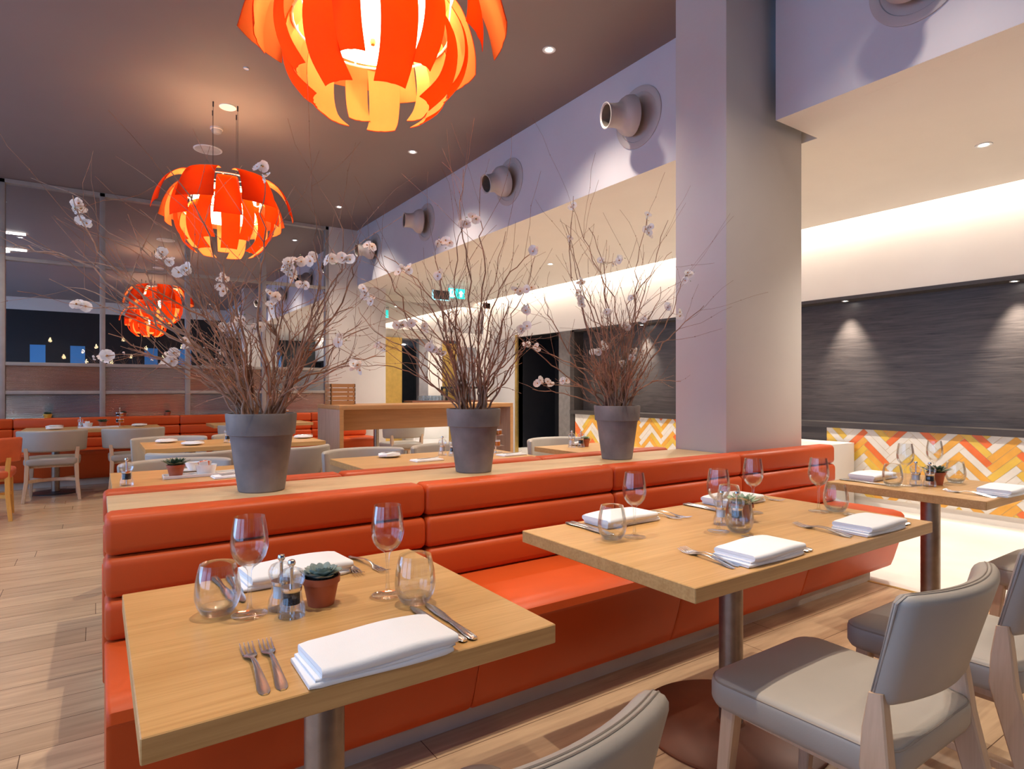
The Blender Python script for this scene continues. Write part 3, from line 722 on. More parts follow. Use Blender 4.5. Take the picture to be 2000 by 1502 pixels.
gw, gt, gn, gf, gk = 'wine glasses on the front tables', 'stemless glasses on the front tables', 'folded white napkins on the front tables', 'forks on the front tables', 'knives on the front tables'
# nearest table
NT = 'on the nearest small table'
wine.put((.262, 1.352, ZT), 0, 'wine glass at the left of the nearest table, beside the mills', gw)
wine.put((.547, 1.306, ZT), 0, 'wine glass at the right of the nearest table, before the back cutlery', gw)
tumb.put((.208, 1.392, ZT), 0, 'stemless glass at the far left of the nearest table', gt)
tumb.put((.576, 1.222, ZT), 0, 'stemless glass at the right of the nearest table above the knives', gt)
nap.put((.412, 1.018, ZT), 0, 'white folded napkin closest to the camera, between forks and knives', gn)
nap.put((.415, 1.570, ZT), .05, 'white napkin at the banquette side of the nearest table, behind the succulent', gn)
fork.put((.214, .985, ZT+.001), -.05, 'left fork of the pair at the front of the nearest table', gf)
fork.put((.240, .985, ZT+.001), -.08, 'right fork of the pair at the front of the nearest table', gf)
fork.put((.585, 1.665, ZT+.001), PI+.12, 'upper fork beyond the right wine glass on the nearest table', gf)
fork.put((.560, 1.675, ZT+.0035), PI-.08, 'lower fork crossing another behind the succulent on the nearest table', gf)
knife.put((.562, .980, ZT), .03, 'knife tucked under the nearest napkin', gk)
knife.put((.582, .978, ZT), -.04, 'outer knife right of the nearest napkin', gk)
knife.put((.240, 1.665, ZT), PI+.05, 'knife lying behind the left stemless glass of the nearest table', gk)
knife.put((.272, 1.655, ZT), PI-.03, 'knife beside the rear napkin behind the left wine glass', gk)
gm, gs = 'pepper mills on the tables', 'salt mills on the tables'
pm.put((.333, 1.298, ZT), 0, 'clear pepper mill with black corns beside the succulent on the nearest table', gm)
sm_.put((.326, 1.353, ZT), 0, 'clear salt mill just behind the pepper mill on the nearest table', gs)
s1 = make_succulent(); s1.location = (.405, 1.335, ZT); s1['label'] = 'blue-grey rosette succulent in a terracotta pot on the nearest table'
# wide table
tumb.put((1.325, 1.392, ZT), 0, 'stemless glass at the left end of the wide table', gt)
wine.put((1.405, 1.375, ZT), 0, 'wine glass at the left end of the wide table by the banquette', gw)
wine.put((1.690, 1.275, ZT), 0, 'wine glass in the middle of the wide table left of the succulent', gw)
wine.put((2.055, 1.395, ZT), 0, 'wine glass behind the succulent on the wide table', gw)
wine.put((2.278, 1.265, ZT), 0, 'wine glass at the right end of the wide table', gw)
tumb.put((1.735, 1.228, ZT), 0, 'stemless glass in front of the succulent on the wide table', gt)
tumb.put((1.965, 1.435, ZT), 0, 'stemless glass behind the salt mill on the wide table', gt)
tumb.put((2.333, 1.228, ZT), 0, 'stemless glass at the right end of the wide table', gt)
nap.put((1.545, 1.025, ZT), .0, 'white napkin at the front left place of the wide table', gn)
nap.put((2.145, 1.015, ZT), .0, 'white napkin at the front right place of the wide table', gn)
nap.put((1.525, 1.560, ZT), PI, 'white napkin at the rear left place of the wide table', gn)
nap.put((2.160, 1.560, ZT), PI, 'white napkin at the rear right place behind the glasses of the wide table', gn)
for x, y, rz, lab in ((1.372, .985, -.14, 'outer fork left of the front left napkin on the wide table'), (1.398, .99, -.10, 'inner fork left of the front left napkin on the wide table'),
                      (1.962, .985, -.12, 'outer fork left of the front right napkin on the wide table'), (1.985, .99, -.08, 'inner fork left of the front right napkin on the wide table'),
                      (1.705, 1.66, PI+.12, 'fork right of the rear left napkin on the wide table'), (1.735, 1.655, PI+.18, 'fork closest to the left wine glass on the wide table'),
                      (2.335, 1.66, PI+.12, 'fork right of the rear right napkin on the wide table')):
    fork.put((x, y, ZT+.001), rz, lab, gf)
for x, y, rz, lab in ((1.688, .965, 0, 'knife under the front left napkin of the wide table'), (1.706, .965, -.04, 'knife beside the front left napkin of the wide table'),
                      (2.298, .962, 0, 'knife under the front right napkin of the wide table'), (2.318, .962, -.04, 'knife beside the front right napkin of the wide table'),
                      (1.352, 1.675, PI, 'outer knife left of the rear left napkin on the wide table'), (1.374, 1.670, PI-.03, 'inner knife left of the rear left napkin on the wide table'),
                      (1.962, 1.672, PI, 'outer knife left of the rear right napkin on the wide table'), (1.984, 1.668, PI-.03, 'inner knife left of the rear right napkin on the wide table')):
    knife.put((x, min(y, 1.648), ZT), rz, lab, gk)
sm_.put((1.790, 1.338, ZT), 0, 'clear salt mill among the glasses on the wide table', gs)
pm.put((1.822, 1.30, ZT), 0, 'clear pepper mill behind the stemless glass on the wide table', gm)
s2 = make_succulent('succ_green', kind=1); s2.location = (1.905, 1.338, ZT); s2['label'] = 'pale green open succulent among the glasses on the wide table'
# right table
tumb.put((3.168, 1.395, ZT), 0, 'stemless glass at the left of the right-hand table', gt)
wine.put((3.222, 1.362, ZT), 0, 'wine glass at the left of the right-hand table beside the mills', gw)
wine.put((3.52, 1.352, ZT), 0, 'wine glass behind the succulent on the right-hand table', gw)
tumb.put((3.54, 1.268, ZT), 0, 'stemless glass right of the succulent on the right-hand table', gt)
sm_.put((3.292, 1.345, ZT), 0, 'clear salt mill on the right-hand table', gs)
pm.put((3.310, 1.292, ZT), 0, 'clear pepper mill on the right-hand table', gm)
s3 = make_succulent('succ_dark', kind=1); s3.location = (3.40, 1.30, ZT); s3['label'] = 'dark green succulent on the right-hand table before the chevron tiles'
nap.put((3.345, 1.57, ZT), PI, 'white napkin at the banquette side of the right-hand table', gn)
nap.put((3.365, 1.02, ZT), 0, 'white napkin at the front of the right-hand table', gn)
fork.put((3.19, .995, ZT+.001), -.12, 'outer fork left of the front napkin on the right-hand table', gf)
fork.put((3.215, .995, ZT+.001), -.08, 'inner fork left of the front napkin on the right-hand table', gf)
knife.put((3.165, 1.648, ZT), PI, 'outer knife beside the rear napkin of the right-hand table', gk)
knife.put((3.187, 1.645, ZT), PI-.03, 'inner knife beside the rear napkin of the right-hand table', gk)

# rear tables
def make_plate():
    t = thing('side_plate', 'x', 'plate')
    BM().lathe([(0, .004), (.045, .004), (.060, .007), (.078, .013), (.079, .0145), (.060, .0095), (.044, .0065), (0, .006)], 32).build('dish', M['porcelain'], t)
    b = BM(); rings = []
    for x, w_, h in ((-.085, .004, .016), (-.06, .045, .022), (-.02, .05, .026), (.03, .045, .024), (.07, .03, .02), (.09, .004, .017)):
        rings.append([Vector((x, p[0], p[1])) for p in rrect(0, .008+h/2, 2*w_, h-.004, .0019*min(1, w_/.004), 2)])
    b.rings(rings); b.build('napkin_on_plate', M['napkin'], t)
    b = BM(); b.poly_beam([(-.05, .01, .036), (.09, -.01, .034)], [.012, .008], [.003, .002]); b.poly_beam([(-.05, -.01, .036), (.085, .012, .034)], [.008, .012], [.003, .002]); b.build('cutlery_on_plate', M['chrome'], t)
    return t
plate = Proto(make_plate); gp_ = 'side plates with napkins on the rear tables'
for x, y, rz, lab in ((.50, 6.08, .2, 'white side plate at the back of the middle table'), (.66, 5.70, -.3, 'white side plate at the front of the middle table left of the pepper mill'),
                      (-.42, 9.12, .1, 'white side plate at the back left of the far left table'), (-.40, 8.75, .4, 'white side plate at the front left of the far left table'),
                      (.44, 8.95, .3, 'white side plate right of the condiment stand on the far table'), (1.66, 3.93, .3, 'white side plate with a folded napkin between the two left plant pots'),
                      (3.30, 3.87, 0, 'white side plate just left of the rightmost plant pot'), (1.62, 5.9, 0, 'white side plate right of the left plant pot on the middle table')):
    plate.put((x, y, ZT), rz, lab, gp_)
def flat_napkin(loc, rz, label):
    t = thing('napkin_with_cutlery', label, 'napkin', loc, rz, 'flat napkins with cutlery on the rear tables')
    b = BM(); b.box(-.10, .10, -.055, .055, 0, .006, .002); b.box(-.095, .095, -.05, .05, .0055, .011, .002); b.build('cloth', M['napkin'], t)
    b = BM(); b.poly_beam([(-.06, .02, .013), (.05, .0, .016), (.085, -.01, .022)], [.01, .005, .018], [.002]*3); b.poly_beam([(-.06, -.02, .013), (.05, .01, .015), (.08, .015, .014)], [.01, .006, .012], [.002]*3); b.build('cutlery', M['chrome'], t)
flat_napkin((.60, 3.53, ZT), .05, 'flat white napkin with cutlery before the white tray, left rear table')
flat_napkin((1.78, 3.60, ZT), .05, 'flat white napkin with cutlery left of the middle plant pot')
flat_napkin((2.42, 3.56, ZT), .05, 'flat white napkin with cutlery right of the middle plant pot')
def put_mill(p, x, y, lab, g): p.put((x, y, ZT), 0, lab, g, scale=(1.1, 1.1, 1.15))
put_mill(pm, .12, 3.50, 'clear pepper mill at the left end of the rear table with the tray', gm)
put_mill(sm_, 2.02, 3.84, 'clear salt mill left of the middle plant pot on a rear table', gs)
put_mill(pm, 2.06, 3.76, 'clear pepper mill left of the middle plant pot on a rear table', gm)
put_mill(sm_, 3.14, 3.76, 'clear salt mill left of the rightmost plant pot', gs)
put_mill(pm, 3.21, 3.73, 'clear pepper mill left of the rightmost plant pot', gm)
put_mill(pm, .94, 5.78, 'clear pepper mill on the middle table against the left plant pot', gm)
put_mill(sm_, -.16, 8.88, 'clear salt mill on the far left table beside the bowl', gs)
def tray(loc, L, label):
    o = BM().box(-L/2, L/2, -.05, .05, 0, .006, .002).box(-L/2, L/2, -.055, -.048, 0, .016, .002).box(-L/2, L/2, .048, .055, 0, .016, .002).box(-L/2-.004, -L/2+.003, -.055, .055, 0, .016, .002).box(L/2-.003, L/2+.004, -.055, .055, 0, .016, .002).build('serving_tray', M['porcelain'])
    o.location = loc; tag(o, label, 'tray')
tray((.47, 3.66, ZT), .36, 'long white serving tray on the rear table left of the pot')
tray((.02, 8.88, ZT), .40, 'long white serving tray on the far left table')
tray((2.2, 3.82, ZT), .2, 'short white tray beside the middle plant pot')
def bowl(loc, label, packs=True):
    t = thing('sugar_bowl', label, 'bowl', loc, 0)
    BM().lathe([(0, 0), (.042, 0), (.052, .045), (.054, .052), (.051, .052), (.048, .044), (.04, .006), (0, .006)], 28).build('dish', M['porcelain'], t)
    if packs:
        for i in range(7):
            b = BM(); b.box(-.022, .022, -.0015, .0015, .01, .072, .001, 1, mat=Matrix.Translation((R.uniform(-.015, .015), -.025+i*.009, 0)) @ Matrix.Rotation(R.uniform(-.25, .25), 4, 'Y') @ Matrix.Rotation(R.uniform(-.2, .2), 4, 'X'))
            b.build('sugar_packet', M['packet'] if i % 2 else M['porcelain'], t)
bowl((.49, 3.665, ZT+.0075), 'white bowl of red and white sugar packets on the long tray')
bowl((-.09, 8.88, ZT+.0075), 'white bowl of packets on the far left table', True)
def cup(loc, label):
    t = thing('coffee_cup', label, 'cup', loc, 0)
    BM().lathe([(0, 0), (.02, 0), (.036, .03), (.038, .045), (.036, .045), (.033, .03), (0, .006)], 24).build('bowl_body', M['porcelain'], t).location = (0, 0, .008)
    BM().lathe([(0, .003), (.04, .003), (.065, .010), (.064, .012), (.04, .007), (0, .007)], 28).build('saucer', M['porcelain'], t)
    b = BM(); b.tube([(.034, 0, .045), (.055, 0, .044), (.058, 0, .028), (.034, 0, .02)], .004, 6); b.build('handle', M['porcelain'], t)
cup((.45, 3.88, ZT), 'white coffee cup on a saucer behind the sugar bowl')
def small_succ(loc, leaf, potm, s, kind, label):
    t = make_succulent(leaf, potm, s, kind); t.location = loc; t['label'] = label
small_succ((.345, 3.66, ZT+.007), 'succ_dark', 'terracotta', 1.1, 1, 'dark spiky succulent in a terracotta pot on the long tray')
small_succ((2.17, 3.82, ZT+.007), 'succ_green', 'terracotta', 1, 0, 'small green succulent tucked behind the middle plant pot')
small_succ((3.28, 3.76, ZT), 'succ_green', 'terracotta', 1, 0, 'small green succulent beside the rightmost plant pot')
small_succ((.06, 8.88, ZT+.007), 'succ_dark', 'terracotta', 1.1, 1, 'small succulent on the tray of the far left table')
ZW = .831
small_succ((-.52, YG-.07, ZW), 'succ_dark', 'yellowpot', 1.2, 0, 'succulent in a yellow pot on the sill of the dark glass wall')
small_succ((.30, YG-.07, ZW), 'succ_dark', 'terracotta', 1.0, 0, 'succulent in a red pot on the sill above the condiment stand')
small_succ((.83, YG-.07, ZW), 'succ_dark', 'terracotta', 1.0, 0, 'rightmost small succulent on the sill of the dark glass wall')
def stand(loc, label):
    t = thing('condiment_stand', label, 'condiment stand', loc, 0)
    b = BM(); b.lathe([(0, 0), (.05, 0), (.05, .004), (.004, .006), (.004, .21), (.008, .215), (.008, .23), (0, .235)], 20)
    for z in (.05, .13): b.lathe([(.045, z), (.048, z), (.048, z+.004), (.045, z+.004)], 20); b.box(-.045, .045, -.002, .002, z, z+.003); b.box(-.045, .045, -.045, .045, z-.001, z+.001)
    b.build('rack', M['chrome'], t)
    for z in (.052, .132):
        for k in range(3):
            a = k*2.1+z*9; x, y = .028*math.cos(a), .028*math.sin(a)
            BM().lathe([(0, 0), (.018, 0), (.018, .03), (0, .03)], 12, mat=Matrix.Translation((x, y, z))).build('jam_jar', M['jam'] if k != 1 else M['pepper'], t)
            BM().lathe([(0, .03), (.0185, .03), (.0185, .038), (0, .038)], 12, mat=Matrix.Translation((x, y, z))).build('jar_lid', M['porcelain'] if k != 1 else M['chrome'], t)
stand((.24, 9.08, ZT), 'tall chrome condiment stand with jam jars on the far left table')
stand((2.43, 3.78, ZT), 'chrome condiment stand of amber jam jars right of the middle pot')
stand((3.57, 3.72, ZT), 'chrome condiment stand right of the rightmost plant pot')
stand((2.2, 8.9, ZT), 'chrome condiment stand far behind, left of the host desk')

# ------------------------------------------------------------------ host desk
DX0, DX1, DY0, DY1, DZ = 2.07, 4.24, 6.20, 6.95, 1.045
t = thing('host_desk', 'oak host desk with open knee space behind the plant pots', 'desk', ((DX0+DX1)/2, (DY0+DY1)/2, 0))
BM().box(DX0, DX1, DY0, DY1, DZ-.045, DZ, .002).build('desk_top', M['desk'], t, world=True, angle=30)
BM().box(DX0, DX0+.045, DY0+.002, DY1, 0, DZ-.0455, .002).build('side_panel', M['desk_side'], t, world=True, angle=30)
BM().box(DX1-.045, DX1, DY0+.002, DY1, 0, DZ-.0455, .002).build('side_panel', M['desk_side'], t, world=True, angle=30)
BM().box(DX0+.002, DX0+.043, DY0-.004, DY0+.002, 0, DZ-.045).box(DX1-.043, DX1-.002, DY0-.004, DY0+.002, 0, DZ-.045).build('edge_band', M['desk'], t, world=True)
BM().box(DX0+.045, DX1-.045, DY0+.22, DY0+.245, .77, DZ-.046).build('modesty_panel', M['desk'], t, world=True)
t = thing('slatted_crate', 'small slatted wooden crate standing on the left end of the host desk', 'crate', (2.25, 6.72, DZ))
for k in range(5):
    z = .002+k*.047
    for (x0, x1, y0, y1) in ((-.14, .14, -.105, -.095), (-.14, .14, .095, .105), (-.14, -.13, -.105, .105), (.13, .14, -.105, .105)):
        BM().box(x0, x1, y0, y1, z, z+.038, .001, 1).build('slat', M['desk'], t)
for x in (-.125, .125):
    for y in (-.09, .09): BM().box(x-.008, x+.008, y-.006, y+.006, 0, .23, .001, 1).build('corner_post', M['desk'], t)

# end wall furniture
tag(BM().box(4.70, 6.42, YE-.42, YE-.02, .965, 1.0, .003).build('bar_counter', M['redwood']), 'dark red wooden bar counter under the hatch at the far wall', 'counter')
t = thing('white_cabinet', 'white low cabinet with a dark top slot below the bar counter', 'cabinet', (5.07, YE-.25, 0))
BM().box(4.72, 5.44, YE-.42, YE-.06, 0, .60, .004).build('body', M['whiteplastic'], t, world=True)
BM().box(4.76, 5.36, YE-.424, YE-.42, .545, .56).build('top_slot', M['dark_in'], t, world=True)
BM().box(4.755, 5.39, YE-.426, YE-.421, .05, .30, .001).box(4.755, 5.39, YE-.426, YE-.421, .305, .53, .001).build('front_panels', M['whiteplastic'], t, world=True)
tp = Proto(lambda: tag(BM().lathe([(0, 0), (.028, 0), (.033, .09), (.032, .09), (.027, .004), (0, .004)], 14).build('water_glass', M['acrylic'], angle=40), 'x', 'glass'))
for i in range(7):
    for j in range(3):
        tp.put((4.94+i*.070, YE-.36+j*.08, 1.0005), 0, 'plain upturned water glass in the rows on the bar counter', 'water glasses lined up on the bar counter')
tag(BM().box(5.40, 6.30, YE-.40, YE-.36, 1.22, 1.26).box(5.40, 5.43, YE-.40, YE-.36, 1.0, 1.26).box(6.27, 6.30, YE-.40, YE-.36, 1.0, 1.26).box(5.85, 5.88, YE-.40, YE-.36, 1.0, 1.26).box(5.40, 6.30, YE-.2, YE-.17, 1.22, 1.26).box(5.40, 5.43, YE-.40, YE-.17, 1.235, 1.26).box(6.27, 6.30, YE-.40, YE-.17, 1.235, 1.26).box(5.40, 5.43, YE-.2, YE-.17, 1.0, 1.26).box(6.27, 6.30, YE-.2, YE-.17, 1.0, 1.26).build('counter_shelf', M['black'], smooth=False), 'black open frame shelf standing on the bar counter', 'shelf')
o = tag(BM().box(4.40, 5.4, YE+2.0, YE+2.19, 1.35, 1.37).box(4.40, 5.4, YE+2.0, YE+2.19, 1.05, 1.07).box(4.4, 4.42, YE+2.0, YE+2.19, .0, 1.6).box(5.38, 5.4, YE+2.0, YE+2.19, 0, 1.6).build('bar_rack', M['dark_in'], smooth=False), 'dark glass rack inside the bar behind the hatch', 'rack')
for i in range(5):
    for z in (1.371, 1.071): wine.put((4.98+i*.075, YE+2.08, z), 0, '%s wine glass on the %s shelf of the dark rack inside the bar' % (('leftmost', 'second', 'middle', 'fourth', 'rightmost')[i], 'upper' if z > 1.2 else 'lower'), 'wine glasses stored inside the bar')
light('bar_light', 'POINT', (4.9, YE+1.5, 2.0), 6, (.75, .9, 1), shadow_soft_size=.05)
for x in (4.75, 5.25):
    tag(BM().lathe([(0, 0), (.04, 0), (.04, .01), (0, .01)], 16, mat=Matrix.Translation((x, YE+1.2, 2.129))).build('bar_spotlight', M['bulb'], smooth=True), '%s small round spotlight in the ceiling inside the bar' % ('left' if x < 5 else 'right'), 'ceiling light', 'spotlights inside the bar')

# exit sign
t = thing('exit_sign', 'green lit emergency exit sign hung from the cream ceiling', 'sign', (4.95, 8.9, ZS))
b = BM().box(-.15, .15, -.012, .012, -.22, -.06, .003); b.build('lit_panel', M['signgreen'], t)
BM().box(-.16, .16, -.025, .025, -.06, 0, .003).build('housing', M['whiteplastic'], t)
b = BM(); y = -.0135
b.box(-.135, -.035, y-.001, y, -.205, -.075, mi=0); b.build('doorway_symbol', M['signwhite'], t, smooth=False)
b = BM()
for p0, p1, wd in (((-.085, -.10), (-.095, -.145), .018), ((-.095, -.145), (-.07, -.165), .010), ((-.07, -.165), (-.075, -.195), .009), ((-.095, -.145), (-.115, -.17), .010), ((-.115, -.17), (-.13, -.165), .008), ((-.085, -.115), (-.06, -.13), .008), ((-.085, -.115), (-.11, -.125), .008)):
    b.poly_beam([(p0[0], y-.002, p0[1]), (p1[0], y-.002, p1[1])], [wd]*2, [.001]*2)
b.lathe([(0, 0), (.010, 0)], 12, mat=Matrix.Translation((-.078, y-.0022, -.09)) @ Matrix.Rotation(PI/2, 4, 'X')); b.build('running_figure', M['signgreen'], t, smooth=False)
b = BM()
b.rings([[Vector((x, yy, z)) for x, z in ((.075, -.085), (.125, -.135), (.098, -.135), (.098, -.195), (.052, -.195), (.052, -.135), (.025, -.135))] for yy in (y-.0015, y)]); b.build('arrow_symbol', M['signwhite'], t, smooth=False)
t = thing('exit_sign', 'unlit dark back of a second hanging sign left of the green one', 'sign', (4.50, 8.6, ZS))
BM().box(-.14, .14, -.012, .012, -.31, -.17, .003).build('dark_panel', M['dark_in'], t)
BM().box(-.15, -.139, -.02, .02, -.315, -.165, .002).box(.139, .15, -.02, .02, -.315, -.165, .002).box(-.15, .15, -.02, .02, -.322, -.31, .002).build('edge_strip', emit('sign_edge', (.35, .75, .85), .9), t)
BM().lathe([(.006, -.17), (.006, 0)], 10).build('stem', M['whiteplastic'], t)

# ------------------------------------------------------------------ ceiling fittings
def make_down():
    t = thing('downlight', 'x', 'ceiling light')
    BM().lathe([(.048, .004), (.052, -.001), (.052, -.004), (.036, -.004), (.030, .0)], 28).build('trim_ring', M['whiteplastic'], t)
    BM().lathe([(0, -.0015), (.026, -.0015)], 20).build('lens', M['bulb'], t)
    return t
down = Proto(make_down)
gd = 'round downlights in the mauve ceiling'
for x in (2.91, -1.1):
    for k, y in enumerate((-1.2, 1.28, 3.76, 6.24, 8.73)):
        if not (x < 0 and y < 6):
            lab = {(2.91, 8.73): 'small glowing downlight nearest the far corner of the mauve ceiling', (2.91, 6.24): 'glowing downlight in the mauve ceiling midway along the vent wall', (2.91, 3.76): 'glowing downlight in the mauve ceiling nearest the big lamp'}.get((x, y), 'downlight in the mauve ceiling %s' % ('behind the camera' if y < 0 else 'above the wide four-place table' if x > 0 and y < 2 else 'left of the picture, over the %s tables' % ('far' if y > 8 else 'middle')))
            down.put((x, y, ZC-.001), 0, lab, gd)
        light('downlight_beam', 'SPOT', (x, y, ZC-.03), (75 if y < 2 else 165) if x > 0 else 110, WARM, spot_size=math.radians(112), spot_blend=1.0, shadow_soft_size=.03)
for x, y, e in ((.60, 1.40, 145), (2.12, 1.40, 160), (1.0, 4.5, 150)): light('downlight_beam', 'SPOT', (x, y, ZC-.03), e, WARM, spot_size=math.radians(58 if y < 2 else 100), spot_blend=.7, shadow_soft_size=.02)
for k, y in enumerate((-1.2, 1.68, 4.1, 6.65, 9.15)):
    if y > 0 and y != 4.1:
        down.put((5.17, y, ZS-.001), 0, {1.68: 'downlight in the cream ceiling right of the column', 6.65: 'downlight in the cream ceiling between the middle and right plants', 9.15: 'tiny downlight in the cream ceiling beside the exit sign'}[y], 'downlights in the cream ceiling')
    light('soffit_beam', 'SPOT', (5.17, y, ZS-.02), 150, (1, .91, .80), spot_size=math.radians(125), spot_blend=.6, shadow_soft_size=.03)
for y in (.50, 1.95, 3.42, 4.9, 6.4):
    d_ = down.put((XW+.09, y, Z1-.032), 0, {3.42: 'tiny spotlight in the top of the black niche, right of the column', 1.95: 'tiny spotlight in the top of the black niche at the right edge', .5: 'niche spotlight beyond the right edge', 4.9: 'niche spotlight hidden behind the column', 6.4: 'niche spotlight above the rightmost twigs'}[y], 'niche spotlights', scale=(.7, .7, 1))
    light('niche_beam', 'SPOT', (XW+.05, y, Z1-.05), 120, (1, .9, .76), (0, math.radians(-10), 0), spot_size=math.radians(62), spot_blend=1.0, shadow_soft_size=.03)
def disc(name, u, v, r, label, cat, ringm='whiteplastic', grill=True):
    d = ((ZC-CH)*FPX/(V0-v)); p = pix(u, v, d); t = thing(name, label, cat, (p.x, p.y, ZC))
    BM().lathe([(r, 0), (r, -.006), (r*.93, -.009), (r*.9, -.006), (0, -.006)], 40).build('disc', M[ringm], t)
    if grill: BM().lathe([(r*.88, -.0065), (r*.88, -.0075), (0, -.0075)], 40).build('grille', mat('grille', (.62, .58, .55), .7, bump=1, bscale=900), t)
disc('ceiling_speaker', 406, 292, .145, 'large round white ceiling speaker above the hanging orange lamp', 'speaker')
disc('ceiling_speaker', 445, 209, .075, 'smaller round white ceiling disc near the lamp cables', 'speaker', grill=False)
disc('ceiling_speaker', 562, 38, .12, 'round white ceiling speaker glimpsed through the large lamp petals', 'speaker')
disc('ceiling_sensor', 481, 133, .022, 'tiny white round sensor in the mauve ceiling', 'sensor', grill=False)
p = pix(423, 250, (ZC-CH)*FPX/(V0-250)); t = thing('smoke_detector', 'grey domed smoke detector between the two ceiling speakers', 'smoke detector', (p.x, p.y, ZC))
BM().lathe([(.06, 0), (.06, -.018), (.05, -.022)], 28).build('mount', M['vent'], t)
BM().lathe([(.05, -.022), (.045, -.045), (.03, -.058), (0, -.06)], 28).build('dome', M['greypanel'], t)
# linear lights (their reflections show in the dark glass)
for x0, x1, y, wl in ((-1.75, -1.10, 5.05, 'middle'), (-1.68, -1.38, 4.75, 'shortest'), (-1.78, -1.00, 6.6, 'farthest and longest')):
    o = tag(BM().box(x0, x1, y-.02, y+.02, ZC-.03, ZC-.0, .002).build('linear_light', M['tube']), '%s thin linear light on the mauve ceiling, mirrored in the dark glass' % wl, 'ceiling light', 'linear lights on the ceiling')

# air nozzles on the beam
def make_vent(aim):
    t = thing('air_nozzle', 'x', 'air vent')
    Rx = Matrix.Rotation(-PI/2, 4, 'Y')
    BM().lathe([(.0, .0), (.245, .0), (.245, .008), (.235, .012), (.195, .010), (.19, .004), (0, .004)], 56, mat=Rx).build('wall_plate', M['vent'], t)
    A = Matrix.Translation((-.058, 0, 0)) @ aim @ Matrix.Scale(.88, 4) @ Rx
    b = BM(); b.lathe([(.150, .0), (.178, .02), (.172, .07), (.150, .105), (.128, .125), (.112, .145), (.104, .18), (.101, .235), (.108, .272), (.113, .278), (.106, .28), (.094, .27), (.094, .2), (.10, .15)], 48, mat=A)
    b.build('nozzle', M['vent'], t, angle=50)
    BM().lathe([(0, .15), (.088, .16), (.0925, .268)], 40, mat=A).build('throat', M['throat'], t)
    return t
labs = ['large air nozzle on the beam right of the column, cut by the top edge', 'air nozzle on the beam just left of the column casting a shadow', 'second air nozzle left of the column', 'third air nozzle left of the column', 'farthest air nozzle at the end of the beam behind twigs']
aims = [(0, .0), (.30, -.12), (.05, -.30), (.20, -.02), (0, -.2)]
for (y, z), lab, (az, el) in zip(((1.46, 3.41), (3.48, 3.40), (5.33, 3.40), (7.30, 3.42), (9.1, 3.40)), labs, aims):
    v = make_vent(Matrix.Rotation(-az, 4, 'Z') @ Matrix.Rotation(el, 4, 'Y')); v.location = (XB, y, z); v['label'] = lab; v['group'] = 'air nozzles along the beam'

